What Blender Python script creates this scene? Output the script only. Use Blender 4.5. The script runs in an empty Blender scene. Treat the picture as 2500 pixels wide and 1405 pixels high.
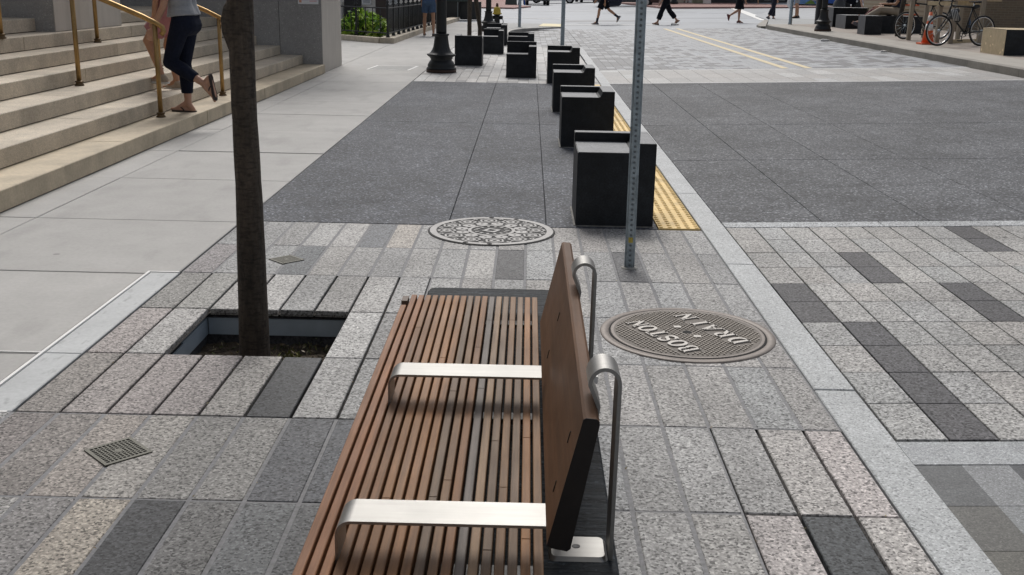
import bpy, bmesh, math, random
from mathutils import Vector, Matrix
random.seed(7)
S = bpy.context.scene
C = S.collection
PI = math.pi
R = math.radians
# ------------------------------------------------------------------ camera
cam = bpy.data.cameras.new('camera'); co = bpy.data.objects.new('camera', cam); C.objects.link(co)
cam.sensor_fit = 'HORIZONTAL'; cam.sensor_width = 36; cam.lens = 37.637
cam.clip_start = 0.05; cam.clip_end = 2000
co.matrix_world = Matrix(((0.99969, -0.02243, 0.01047, 0), (0.01618, 0.27225, -0.96209, 0), (0.01873, 0.96196, 0.27253, 1.5), (0, 0, 0, 1)))
S.camera = co
# ------------------------------------------------------------------ sky, sun, exposure
SUN_EL, SUN_AZ = 50, -6          # azimuth measured from +Y towards +X
w = bpy.data.worlds.new("World"); S.world = w; w.use_nodes = True
wn = w.node_tree.nodes; wl = w.node_tree.links
sky = wn.new('ShaderNodeTexSky'); sky.sky_type = 'NISHITA'; sky.sun_disc = False
sky.sun_elevation = R(SUN_EL); sky.sun_rotation = R(SUN_AZ); sky.air_density = 1.0; sky.dust_density = 4.0
hs = wn.new('ShaderNodeHueSaturation'); hs.inputs['Saturation'].default_value = 0.42
wl.new(sky.outputs[0], hs.inputs['Color']); wl.new(hs.outputs[0], wn['Background'].inputs[0])
wn['Background'].inputs[1].default_value = 0.085
sl = bpy.data.lights.new('sun', 'SUN'); sl.energy = 1.5; sl.angle = R(24); sl.color = (1, .97, .93)
so = bpy.data.objects.new('sun', sl); C.objects.link(so)
d = Vector((math.sin(R(SUN_AZ)) * math.cos(R(SUN_EL)), math.cos(R(SUN_AZ)) * math.cos(R(SUN_EL)), math.sin(R(SUN_EL))))
so.rotation_euler = d.to_track_quat('Z', 'Y').to_euler()
S.view_settings.view_transform = 'Standard'; S.view_settings.look = 'None'; S.view_settings.exposure = 0.36

# ------------------------------------------------------------------ materials
def mat(name, col=(.5, .5, .5), rough=.6, metal=0., attr=False, noise=None, speck=None, bump=None, stain=None, spec=None, coat=0, rvar=0, spots=None):
    """noise=(scale,lo,hi) scale float or xyz; speck=(scale,[(pos,val)..]); bump=(scale,strength,dist); stain=(xyz scale,lo,hi,thr)"""
    m = bpy.data.materials.new(name); m.use_nodes = True
    N, L = m.node_tree.nodes, m.node_tree.links
    b = N['Principled BSDF']
    b.inputs['Roughness'].default_value = rough; b.inputs['Metallic'].default_value = metal
    if spec is not None: b.inputs['Specular IOR Level'].default_value = spec
    if coat: b.inputs['Coat Weight'].default_value = coat
    tc = N.new('ShaderNodeTexCoord')
    def coords(sc):
        if isinstance(sc, (tuple, list)):
            mp = N.new('ShaderNodeMapping'); mp.inputs['Scale'].default_value = sc
            L.new(tc.outputs['Object'], mp.inputs[0]); return mp.outputs[0], 1.
        return tc.outputs['Object'], sc
    if attr:
        a = N.new('ShaderNodeAttribute'); a.attribute_name = 'tint'; cur = a.outputs['Color']
    else:
        rgb = N.new('ShaderNodeRGB'); rgb.outputs[0].default_value = (*col, 1); cur = rgb.outputs[0]
    def mul(cur, fac):
        mx = N.new('ShaderNodeMix'); mx.data_type = 'RGBA'; mx.blend_type = 'MULTIPLY'; mx.inputs[0].default_value = 1
        L.new(cur, mx.inputs[6]); L.new(fac, mx.inputs[7]); return mx.outputs[2]
    def ramp(src, stops, interp='LINEAR'):
        r = N.new('ShaderNodeValToRGB'); r.color_ramp.interpolation = interp
        e = r.color_ramp.elements
        while len(e) < len(stops): e.new(.5)
        for k, (p_, v) in enumerate(stops):
            e[k].position = p_; e[k].color = (*v, 1) if isinstance(v, (tuple, list)) else (v, v, v, 1)
        L.new(src, r.inputs[0]); return r.outputs[0]
    if noise:
        for nz in (noise if isinstance(noise, list) else [noise]):
            n = N.new('ShaderNodeTexNoise'); v, s = coords(nz[0]); L.new(v, n.inputs['Vector']); n.inputs['Scale'].default_value = s
            n.inputs['Detail'].default_value = 6; n.inputs['Roughness'].default_value = .6
            cur = mul(cur, ramp(n.outputs[0], [(.28, nz[1]), (.72, nz[2])]))
    if stain:
        n = N.new('ShaderNodeTexNoise'); v, s = coords(stain[0]); L.new(v, n.inputs['Vector']); n.inputs['Scale'].default_value = s
        n.inputs['Detail'].default_value = 5
        cur = mul(cur, ramp(n.outputs[0], [(stain[3], stain[1]), (stain[3] + .12, stain[2])]))
    if speck:
        vo = N.new('ShaderNodeTexVoronoi'); v, s = coords(speck[0]); L.new(v, vo.inputs['Vector']); vo.inputs['Scale'].default_value = s
        sp = N.new('ShaderNodeSeparateColor'); L.new(vo.outputs['Color'], sp.inputs[0])
        cur = mul(cur, ramp(sp.outputs[0], speck[1], 'LINEAR'))
    if spots:
        vo = N.new('ShaderNodeTexVoronoi'); v, s = coords(spots[0]); L.new(v, vo.inputs['Vector']); vo.inputs['Scale'].default_value = s
        cur = mul(cur, ramp(vo.outputs['Distance'], [(0, spots[2]), (spots[1], spots[2]), (spots[1] * 1.35, 1.)]))
    L.new(cur, b.inputs['Base Color'])
    if rvar:
        n = N.new('ShaderNodeTexNoise'); n.inputs['Scale'].default_value = 7; L.new(tc.outputs['Object'], n.inputs['Vector']); n.inputs['Detail'].default_value = 4
        mr = N.new('ShaderNodeMapRange'); mr.inputs[3].default_value = rough - rvar; mr.inputs[4].default_value = rough + rvar
        L.new(n.outputs[0], mr.inputs[0]); L.new(mr.outputs[0], b.inputs['Roughness'])
    if bump:
        n = N.new('ShaderNodeTexNoise'); v, s = coords(bump[0]); L.new(v, n.inputs['Vector']); n.inputs['Scale'].default_value = s; n.inputs['Detail'].default_value = 4
        bp = N.new('ShaderNodeBump'); bp.inputs['Strength'].default_value = bump[1]; bp.inputs['Distance'].default_value = bump[2]
        L.new(n.outputs[0], bp.inputs['Height']); L.new(bp.outputs[0], b.inputs['Normal'])
    return m
GR = [(0, .30), (.14, .45), (.22, .85), (.7, 1.08), (.9, 1.45), (1, 1.55)]
M = {}
M['paver'] = mat('granite_paver', attr=True, rough=.62, speck=(135, GR), noise=[(1.3, .84, 1.1), (7, .9, 1.07), (75, .58, 1.38)], bump=(160, .35, .002), rvar=.08, spec=.25, spots=(2.6, .045, .62), stain=((1.1, .8, 1), .84, 1., .40))
M['paver_far'] = mat('far_paver', attr=True, rough=.55, noise=[(1.2, .88, 1.1), (30, .9, 1.1)], speck=(60, [(0, .75), (1, 1.2)]))
M['grout'] = mat('grout', attr=True, rough=.9, noise=(60, .7, 1.2))
M['agg'] = mat('exposed_aggregate_asphalt', attr=True, rough=.74, spec=.3, speck=(84, [(0, .5), (.5, .9), (.84, 1.2), (.93, 2.1), (1, 3.4)]), noise=[(.45, .76, 1.18), (2.5, .82, 1.16), (9, .86, 1.12), (42, .58, 1.38)], stain=((.9, .55, 1), .80, 1., .42), spots=(1.7, .03, .55), bump=(120, .4, .003), rvar=.1)
M['road'] = mat('road_asphalt', (.30, .322, .35), .6, noise=[(.25, .84, 1.1), ((.6, 6, 1), .88, 1.08), (40, .9, 1.1)])
M['concrete'] = mat('pavement_concrete', attr=True, rough=.72, noise=[(.7, .88, 1.08), (4, .92, 1.06), (45, .93, 1.07)], stain=((3.5, 1.2, 1), .88, 1., .33), bump=(90, .15, .002), spots=(1.3, .022, .62))
M['kerb'] = mat('kerb_granite', (.40, .415, .42), .6, speck=(170, [(0, .45), (.2, .85), (.75, 1.05), (1, 1.4)]), noise=(3, .86, 1.1), bump=(120, .3, .002))
M['kerb_dark'] = mat('kerb_side_granite', (.33, .32, .30), .6, noise=[(2, .75, 1.15), (30, .85, 1.12)])
M['soil'] = mat('soil', (.06, .046, .032), .95, noise=[(30, .5, 1.7), (9, .6, 1.3)], bump=(40, 1., .02))
M['edging'] = mat('steel_edging', (.42, .50, .58), .45, .25, noise=(6, .85, 1.1))
M['alu'] = mat('white_edge_strip', (.78, .78, .76), .4)
M['yellow'] = mat('tactile_yellow', (.80, .57, .22), .6, noise=[(3, .80, 1.08), (40, .88, 1.06)], stain=((7, 3, 1), .78, 1., .36), spots=(9, .06, .7))
M['yline'] = mat('yellow_road_paint', (.60, .50, .30), .6, noise=(9, .85, 1.1))
M['wline'] = mat('white_road_paint', (.74, .74, .72), .6, noise=(12, .85, 1.08))
M['step'] = mat('weathered_step_granite', (.58, .505, .40), .7, noise=[(1.1, .82, 1.1), (5, .88, 1.08), (50, .86, 1.12)], stain=((2.6, 2.4, 1.6), .85, 1., .40), spots=(3.1, .03, .7), speck=(200, [(0, .75), (1, 1.2)]), bump=(60, .2, .002))
M['ochre'] = mat('ochre_stained_granite', (.54, .455, .33), .7, noise=[(.9, .80, 1.12), (5, .86, 1.08), (50, .86, 1.12)], stain=((2.2, 2.0, 1.6), .80, 1., .42), spots=(3.1, .03, .7))
M['wall'] = mat('building_granite', (.33, .325, .32), .7, noise=[(1.2, .82, 1.1), (12, .9, 1.08)], speck=(90, [(0, .85), (.97, 1.05), (1, 1.7)]), bump=(30, .2, .004))
M['wall_lit'] = mat('building_granite_lit_front', (.54, .50, .45), .7, noise=[(1.2, .86, 1.08), ((9, 9, .8), .88, 1.06)], bump=(30, .2, .004))  # same stone, lightened to paint light on the faces towards the pavement
M['blk'] = mat('dark_granite', (.0105, .0125, .0155), .5, noise=[(2.6, .6, 1.7), (14, .7, 1.4), (90, .55, 1.6)], bump=(70, .25, .002), spec=.3)
M['blktop_lit'] = mat('dark_granite_flamed_lit', (.15, .157, .168), .6, noise=[(7, .8, 1.2), (80, .6, 1.4)], bump=(110, .4, .003))  # flamed finish, lightened as well to paint light falling on the tops
M['sunlit_tan'] = mat('sun_tinted_granite', (.50, .40, .25), .5, noise=[(8, .85, 1.1)], speck=(26, [(0, .93), (.965, 1.), (.98, 1.6), (1, 1.8)]))  # warm sunlight painted as tan on one block's side and top
M['slab'] = mat('bench_granite', (.015, .018, .021), .7, noise=[(5, .6, 1.4), ((4, 34, 4), .4, 2.2)], speck=(140, [(0, .7), (.9, 1.2), (1, 2.4)]), bump=((12, 45, 12), 1., .012), spec=.18)
M['wood'] = mat('ipe_slat', attr=True, rough=.6, spec=.3, noise=[((90, 3.2, 90), .66, 1.22), ((14, 2.2, 14), .76, 1.16), ((40, 9, 40), .88, 1.1), (300, .9, 1.08)], bump=((120, 4, 120), .25, .002), rvar=.1)
M['panel'] = mat('bench_back_panel', (.150, .076, .038), .58, noise=[((70, 2.2, 55), .74, 1.18), ((6, 1.2, 6), .84, 1.12), (90, .9, 1.06)], spec=.22, stain=((5, 1.3, 5), .80, 1., .44), bump=((160, 5, 120), .25, .002), rvar=.1)
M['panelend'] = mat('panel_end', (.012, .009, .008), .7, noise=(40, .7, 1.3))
M['steel'] = mat('brushed_steel', (.36, .355, .34), .44, 1., noise=[((6, 140, 140), .9, 1.05), (5, .86, 1.05)], rvar=.07)
M['galv'] = mat('galvanised_steel', (.36, .42, .46), .42, .75, noise=[(16, .66, 1.2), (90, .85, 1.1)], rvar=.1)
M['dullsteel'] = mat('dull_bracket_steel', (.16, .16, .16), .5, .6, noise=(30, .5, 1.4))
M['brass'] = mat('aged_brass', (.42, .27, .11), .38, .8, noise=[((12, 12, 3), .6, 1.2), (60, .85, 1.1)], rvar=.1)
M['brassd'] = mat('dark_brass', (.13, .09, .05), .4, .8)
M['bark'] = mat('bark', (.07, .054, .040), .85, noise=[((30, 30, 5), .55, 1.35), ((6, 6, 2.2), .6, 1.3), (90, .75, 1.25)], stain=((25, 25, 90), .55, 1., .38), bump=((55, 55, 20), 1., .014))
M['leaf'] = mat('leaf', attr=True, rough=.5)
M['iron'] = mat('black_iron', (.008, .0095, .011), .5, noise=(30, .8, 1.2))
M['rust'] = mat('rusty_base', (.06, .03, .02), .6, noise=(20, .6, 1.3))
M['cover_lt'] = mat('worn_iron_rim', (.275, .27, .265), .45, .25, noise=[(8, .82, 1.1), (60, .88, 1.1)])
M['cover_dk'] = mat('cover_recess', (.035, .035, .035), .8, noise=(50, .6, 1.5))
M['cover_br'] = mat('rusted_iron_plate', (.125, .088, .066), .6, .3, noise=[(5, .8, 1.25), (70, .75, 1.2)])
M['cover_brl'] = mat('worn_stud', (.30, .245, .205), .42, .45, noise=(60, .8, 1.15))
M['cover_rim'] = mat('rusted_frame', (.21, .182, .162), .55, .2, noise=[(6, .8, 1.15), (60, .85, 1.1)])
M['letter'] = mat('worn_letter', (.47, .445, .41), .42, .3, noise=(50, .85, 1.1))
M['grate'] = mat('bronze_grate', (.10, .098, .082), .5, .5, noise=(60, .8, 1.2))
M['hole'] = mat('dark_void', (.008, .008, .008), .9)
M['skin'] = mat('skin', (.46, .26, .18), .5, noise=(14, .92, 1.06))
M['skin2'] = mat('skin_tan', (.42, .22, .13), .5, noise=(14, .9, 1.06))
M['denim'] = mat('dark_denim', (.010, .013, .026), .85, noise=[(40, .8, 1.2), (7, .8, 1.25)], spec=.15)
M['bluecl'] = mat('blue_shorts_cloth', (.055, .095, .17), .85, noise=(10, .8, 1.15))
M['blackcl'] = mat('black_cloth', (.011, .012, .016), .9, noise=(20, .8, 1.3), spec=.1)
M['greycl'] = mat('grey_jersey', (.30, .31, .33), .85, noise=[((4, 4, 30), .85, 1.1), (60, .9, 1.08)])
M['pinkcl'] = mat('pink_cloth', (.40, .17, .17), .85, noise=(9, .8, 1.15))
M['whitecl'] = mat('white_cloth', (.72, .72, .73), .8)
M['printcl'] = mat('blue_print_cloth', (.30, .44, .74), .8, speck=(24, [(0, .4), (.5, 1.), (1, 1.7)]))
M['khaki'] = mat('khaki_cloth', (.34, .285, .22), .85, noise=(8, .88, 1.08))
M['maroon'] = mat('maroon_cloth', (.10, .014, .022), .85, noise=(12, .8, 1.2))
M['navycl'] = mat('navy_cloth', (.012, .014, .03), .85)
M['hair'] = mat('brown_hair', (.045, .026, .015), .5, noise=((60, 60, 8), .6, 1.3))
M['eye'] = mat('eye', (.02, .015, .012), .2)
M['shoe'] = mat('dark_shoe', (.022, .02, .022), .7)
M['shoegrey'] = mat('grey_shoe', (.13, .13, .15), .7)
M['sole'] = mat('pale_sole', (.62, .6, .56), .7)
M['tansandal'] = mat('tan_sandal', (.36, .29, .22), .7)
M['flip'] = mat('brown_rubber', (.06, .045, .042), .8)
M['redshoe'] = mat('red_brown_shoe', (.13, .035, .035), .6)
M['carblk'] = mat('black_car_paint', (.010, .011, .013), .18, coat=.6)
M['glassd'] = mat('dark_glass', (.012, .015, .018), .08)
M['tyre'] = mat('tyre_rubber', (.014, .014, .014), .8)
M['rim'] = mat('alloy_rim', (.5, .5, .5), .35, .9)
M['chrome'] = mat('bright_metal', (.62, .62, .62), .25, 1.)
M['redlamp'] = mat('red_lamp_lens', (.25, .01, .01), .25)
M['plate'] = mat('number_plate', (.72, .72, .70), .5)
M['brick'] = mat('far_red_brick', (.30, .17, .15), .8, noise=[(2, .85, 1.12), (30, .85, 1.1)])
M['lumber'] = mat('raw_lumber', (.50, .40, .25), .7, noise=[((40, 40, 4), .78, 1.12)])
M['lumbergrey'] = mat('weathered_lumber', (.30, .255, .195), .75, noise=[((40, 40, 4), .78, 1.12)])
M['orange'] = mat('cone_orange', (.70, .115, .028), .5, noise=(6, .82, 1.1))
M['conewhite'] = mat('cone_white', (.72, .72, .70), .4, noise=(12, .85, 1.05))
M['ycap'] = mat('hydrant_yellow', (.62, .45, .05), .45, noise=(14, .75, 1.1))
M['green'] = mat('dark_green_metal', (.035, .055, .05), .4)
M['char'] = mat('charcoal_panel', (.028, .029, .031), .5)
M['stucco'] = mat('cream_wall', (.55, .49, .40), .8, noise=(2, .85, 1.08))
M['housestone'] = mat('house_stone', (.78, .75, .70), .8, noise=[(1.5, .8, 1.1), (14, .9, 1.06)])
M['plastic_blue'] = mat('blue_plastic', (.02, .10, .42), .4)
M['whiteplain'] = mat('white_vinyl', (.74, .74, .74), .55)
M['paper'] = mat('notice_paper', (.72, .72, .74), .7)
M['pinkink'] = mat('pink_print', (.68, .40, .42), .7)
M['orangeink'] = mat('orange_print', (.62, .33, .22), .7)
M['bannerblue'] = mat('banner_sky', (.17, .38, .72), .5, noise=(2.5, .8, 1.25))
M['bannerred'] = mat('banner_maroon', (.17, .03, .03), .5, noise=(5, .6, 1.5))
M['bannergreen'] = mat('banner_green', (.22, .40, .08), .5)
M['stonegreen'] = mat('mossy_stone', (.22, .23, .16), .9, noise=(5, .7, 1.2))
M['litter'] = mat('white_litter', (.75, .73, .7), .7)
def tanbrick():
    m = bpy.data.materials.new('tan_brick'); m.use_nodes = True; N, L = m.node_tree.nodes, m.node_tree.links
    b = N['Principled BSDF']; b.inputs['Roughness'].default_value = .8
    tc = N.new('ShaderNodeTexCoord'); mp = N.new('ShaderNodeMapping'); mp.inputs['Rotation'].default_value = (R(90), 0, 0)
    t = N.new('ShaderNodeTexBrick'); t.inputs['Scale'].default_value = 1; t.inputs['Brick Width'].default_value = .21; t.inputs['Row Height'].default_value = .068; t.inputs['Mortar Size'].default_value = .006
    t.inputs['Color1'].default_value = (.235, .175, .115, 1); t.inputs['Color2'].default_value = (.19, .145, .10, 1); t.inputs['Mortar'].default_value = (.27, .225, .165, 1)
    L.new(tc.outputs['Object'], mp.inputs[0]); L.new(mp.outputs[0], t.inputs[0]); L.new(t.outputs[0], b.inputs['Base Color']); return m
M['tanbrick'] = tanbrick()

# ------------------------------------------------------------------ mesh helpers
class MB:
    def __init__(s): s.v = []; s.f = []; s.c = []; s.sm = []
    def add(s, vs, fs, col=None, smooth=False):
        o = len(s.v); s.v += [tuple(v) for v in vs]
        for f in fs: s.f.append([o + i for i in f]); s.c.append(col); s.sm.append(smooth)
        return s
    def box(s, x0, x1, y0, y1, z0, z1, col=None, ch=0., zf=None, taper=0.):
        t = taper
        if ch <= 0:
            vs = [(x0, y0, z0), (x1, y0, z0), (x1, y1, z0), (x0, y1, z0), (x0 + t, y0 + t, z1), (x1 - t, y0 + t, z1), (x1 - t, y1 - t, z1), (x0 + t, y1 - t, z1)]
            fs = [(3, 2, 1, 0), (4, 5, 6, 7), (0, 1, 5, 4), (1, 2, 6, 5), (2, 3, 7, 6), (3, 0, 4, 7)]
        else:
            vs = [(x0, y0, z0), (x1, y0, z0), (x1, y1, z0), (x0, y1, z0), (x0, y0, z1 - ch), (x1, y0, z1 - ch), (x1, y1, z1 - ch), (x0, y1, z1 - ch),
                  (x0 + ch, y0 + ch, z1), (x1 - ch, y0 + ch, z1), (x1 - ch, y1 - ch, z1), (x0 + ch, y1 - ch, z1)]
            fs = [(3, 2, 1, 0)] + [(i, (i + 1) % 4, (i + 1) % 4 + 4, i + 4) for i in range(4)] + [(i + 4, (i + 1) % 4 + 4, (i + 1) % 4 + 8, i + 8) for i in range(4)] + [(8, 9, 10, 11)]
        if zf: vs = [(x, y, z + zf(x, y)) for x, y, z in vs]
        return s.add(vs, fs, col)
    def rings(s, rs, closed_ends=True, col=None, smooth=True):
        n = len(rs[0]); vs = [p for r in rs for p in r]; fs = []
        for k in range(len(rs) - 1):
            for i in range(n):
                j = (i + 1) % n; fs.append((k * n + i, k * n + j, (k + 1) * n + j, (k + 1) * n + i))
        s.add(vs, fs, col, smooth)
        if closed_ends:
            o = len(s.v) - len(vs)
            s.f.append([o + i for i in range(n)][::-1]); s.c.append(col); s.sm.append(False)
            o2 = o + (len(rs) - 1) * n
            s.f.append([o2 + i for i in range(n)]); s.c.append(col); s.sm.append(False)
        return s
    def tube(s, pts, r, n=10, col=None, smooth=True, ends=True):
        pts = [Vector(p) for p in pts]; rs = []
        rad = r if isinstance(r, (list, tuple)) else [r] * len(pts)
        t0 = (pts[1] - pts[0]).normalized()
        ref = Vector((0, 0, 1)) if abs(t0.z) < .9 else Vector((0, 1, 0))
        u = t0.cross(ref).normalized()
        for i, p in enumerate(pts):
            t = (pts[min(i + 1, len(pts) - 1)] - pts[max(i - 1, 0)]).normalized()
            u = (u - t * u.dot(t)).normalized(); v = t.cross(u)
            rs.append([p + (u * math.cos(2 * PI * k / n) + v * math.sin(2 * PI * k / n)) * rad[i] for k in range(n)])
        return s.rings(rs, ends, col, smooth)
    def capsule(s, p0, r0, p1, r1, n=12):
        p0, p1 = Vector(p0), Vector(p1); t = p1 - p0
        L = max(t.length, 1e-5); t = t / L if L > 1e-4 else Vector((0, 0, 1))
        ps, rs = [], []
        for a in (-80, -55, -28): ps.append(p0 + t * r0 * math.sin(R(a))); rs.append(r0 * math.cos(R(a)))
        ps.append(p0); rs.append(r0); ps.append(p1); rs.append(r1)
        for a in (28, 55, 80): ps.append(p1 + t * r1 * math.sin(R(a))); rs.append(r1 * math.cos(R(a)))
        ref = Vector((0, 0, 1)) if abs(t.z) < .9 else Vector((0, 1, 0)); u = t.cross(ref).normalized(); v = t.cross(u)
        return s.rings([[p + (u * math.cos(2 * PI * k / n) + v * math.sin(2 * PI * k / n)) * r for k in range(n)] for p, r in zip(ps, rs)])
    def lathe(s, prof, c=(0, 0, 0), n=24, flute=None, col=None, smooth=True):
        rs = []
        for r, z in prof:
            ring = []
            for k in range(n):
                a = 2 * PI * k / n; rr = r * (flute(a, z) if flute else 1)
                ring.append((c[0] + rr * math.cos(a), c[1] + rr * math.sin(a), c[2] + z))
            rs.append(ring)
        return s.rings(rs, True, col, smooth)
    def prism(s, poly, z0, z1, col=None, zf=None):
        n = len(poly); a = sum(poly[i][0] * poly[(i + 1) % n][1] - poly[(i + 1) % n][0] * poly[i][1] for i in range(n))
        if a < 0: poly = poly[::-1]
        vs = [(x, y, z0 + (zf(x, y) if zf else 0)) for x, y in poly] + [(x, y, z1 + (zf(x, y) if zf else 0)) for x, y in poly]
        fs = [tuple(range(n))[::-1], tuple(range(n, 2 * n))] + [(i, (i + 1) % n, (i + 1) % n + n, i + n) for i in range(n)]
        return s.add(vs, fs, col)
    def xf(s, mtx):
        s.v = [tuple(mtx @ Vector(v)) for v in s.v]; return s
    def build(s, name, m, parent=None, kind=None):
        me = bpy.data.meshes.new(name); me.from_pydata(s.v, [], s.f)
        if any(c is not None for c in s.c):
            at = me.color_attributes.new('tint', 'FLOAT_COLOR', 'CORNER'); k = 0; data = []
            for p_, c in zip(s.f, s.c):
                c = c or (.5, .5, .5); data += [*c, 1.0] * len(p_)
            at.data.foreach_set('color', data)
        me.polygons.foreach_set('use_smooth', s.sm); me.update()
        o = bpy.data.objects.new(name, me); C.objects.link(o)
        if m is not None: me.materials.append(M[m] if isinstance(m, str) else m)
        if parent is not None: o.parent = parent
        if kind: o['kind'] = kind
        return o
def thing(name, label, cat, loc=(0, 0, 0), rz=0, group=None):
    o = bpy.data.objects.new(name, None); C.objects.link(o); o.location = loc; o.rotation_euler = (0, 0, rz); o.empty_display_size = .1
    return tag(o, label, cat, group)
def tag(o, label, cat, group=None):
    o['label'] = label; o['category'] = cat
    if group: o['group'] = group
    return o
def copy_tree(o, parent=None):
    c = o.copy(); C.objects.link(c)
    if parent is not None: c.parent = parent
    for ch in list(o.children): copy_tree(ch, c)
    return c
def bez(p0, p1, p2, n=8):
    p0, p1, p2 = Vector(p0), Vector(p1), Vector(p2)
    return [p0 * (1 - t) ** 2 + p1 * 2 * t * (1 - t) + p2 * t * t for t in [i / n for i in range(n + 1)]]
def remesh(mb, name, m, parent, vox, smooth=3):
    o = mb.build(name, m); md = o.modifiers.new('r', 'REMESH'); md.mode = 'VOXEL'; md.voxel_size = vox; md.use_smooth_shade = True
    sm = o.modifiers.new('s', 'SMOOTH'); sm.iterations = smooth; sm.factor = .5
    dg = bpy.context.evaluated_depsgraph_get(); dg.update()
    me = bpy.data.meshes.new_from_object(o.evaluated_get(dg)); o.modifiers.clear(); old = o.data; o.data = me; bpy.data.meshes.remove(old)
    me.name = name
    if not me.materials: me.materials.append(M[m])
    o.parent = parent; return o
def jit(c, a=.12, h=.03):
    k = random.uniform(1 - a, 1 + a); w_ = random.uniform(-h, h) * .8; return (c[0] * k * (1 + w_), c[1] * k * (1 + w_ * random.uniform(-.35, .2)), c[2] * k * (1 - w_))
K = .029
def gz(x, y=0): return K * min(max(x - 1.3, 0), 30)

# ------------------------------------------------------------------ THE SETTING
# deep ground to the horizon
g = MB(); g.add([(-600, -600, -.9), (1.2, -600, -.9), (31.3, -600, 0.0), (600, -600, 0.0), (-600, 900, -.9), (1.2, 900, -.9), (31.3, 900, 0.0), (600, 900, 0.0)], [(0, 1, 5, 4), (1, 2, 6, 5), (2, 3, 7, 6)])
g.build('ground', 'road', kind='structure')
# --- foreground granite pavers
XJ = lambda i: .505 + .1655 * i
YR = lambda n: 3.528 + .6414 * n
LIGHT = (.335, .332, .326); DARK = (.066, .068, .072); MED = (.225, .225, .23)
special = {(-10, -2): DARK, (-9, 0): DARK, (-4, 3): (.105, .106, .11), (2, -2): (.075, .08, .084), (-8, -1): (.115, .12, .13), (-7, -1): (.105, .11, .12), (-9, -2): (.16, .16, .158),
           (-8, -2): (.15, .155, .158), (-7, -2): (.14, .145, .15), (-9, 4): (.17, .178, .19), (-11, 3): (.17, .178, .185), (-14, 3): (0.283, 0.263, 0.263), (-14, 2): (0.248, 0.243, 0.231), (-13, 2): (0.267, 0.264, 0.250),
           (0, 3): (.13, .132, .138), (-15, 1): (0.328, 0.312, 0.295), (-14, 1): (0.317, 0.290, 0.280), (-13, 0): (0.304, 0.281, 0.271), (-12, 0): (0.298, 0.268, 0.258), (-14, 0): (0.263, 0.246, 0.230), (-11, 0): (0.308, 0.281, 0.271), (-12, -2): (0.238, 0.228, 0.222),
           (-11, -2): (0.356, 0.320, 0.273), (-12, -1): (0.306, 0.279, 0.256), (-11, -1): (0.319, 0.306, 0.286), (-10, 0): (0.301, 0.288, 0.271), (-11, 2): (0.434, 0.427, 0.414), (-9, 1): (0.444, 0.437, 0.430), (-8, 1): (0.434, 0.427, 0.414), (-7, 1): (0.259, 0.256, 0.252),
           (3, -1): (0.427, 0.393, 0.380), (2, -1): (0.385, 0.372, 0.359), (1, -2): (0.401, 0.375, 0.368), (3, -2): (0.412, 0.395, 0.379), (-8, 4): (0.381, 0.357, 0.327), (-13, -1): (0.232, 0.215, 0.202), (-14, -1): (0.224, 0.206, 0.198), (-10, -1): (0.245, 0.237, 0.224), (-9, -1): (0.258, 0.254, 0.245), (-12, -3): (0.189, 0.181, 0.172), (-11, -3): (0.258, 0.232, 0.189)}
pv = MB(); gt = MB()
for n in range(-4, 5):
    for i in range(-21, 4):
        x0, x1, y0, y1 = XJ(i), XJ(i + 1), YR(n), YR(n + 1)
        if n >= 0 and i < -14: continue
        if i == 3: x1 = 1.14
        if n == 1 and -12 <= i <= -9: continue                                  # tree pit opening
        opn = (0 <= n <= 2 and i <= -7) or (n <= -1 and i >= 1)
        gw = .0055 if opn else .006
        c = special.get((i, n)); c = jit(c, .04, .012) if c else jit(LIGHT, .13, .03)
        dz = random.uniform(-.0012, .0012) + (.0005 if opn else 0)
        pv.box(x0 + gw, x1 - gw, y0 + gw * .8, y1 - gw * .8, -.03, dz, c, ch=.003)
        gz_ = -.022 if opn else -.002
        gc = (.035, .03, .025) if opn else (.235, .235, .24)
        gt.add([(x0, y0, gz_), (x1, y0, gz_), (x1, y1, gz_), (x0, y1, gz_)], [(0, 1, 2, 3)], gc)
pv.build('pavement_granite', 'paver', kind='structure'); gt.build('pavement_joints', 'grout', kind='structure')
# --- pale strip with white metal edge
st = MB()
for y0, y1 in ((3.528, 4.145), (4.15, 5.43)): st.box(-1.968, -1.818, y0, y1, -.07, .001, ch=.003)
st.build('pavement_edge_strip', mat('pale_strip', (.42, .435, .44), .6, noise=[(3, .85, 1.1), (50, .9, 1.1)], stain=((30, 9, 1), .7, 1., .3)), kind='structure')
ed = MB(); ed.box(-1.984, -1.971, 3.528, 5.445, -.05, .006); ed.box(-1.971, -1.818, 5.433, 5.445, -.05, .005); ed.box(-2.3, -1.984, 4.143, 4.150, -.05, .0045); ed.box(-2.02, -1.83, 3.515, 3.526, -.05, .003)
ed.build('pavement_metal_edging', 'alu', kind='structure')
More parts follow.
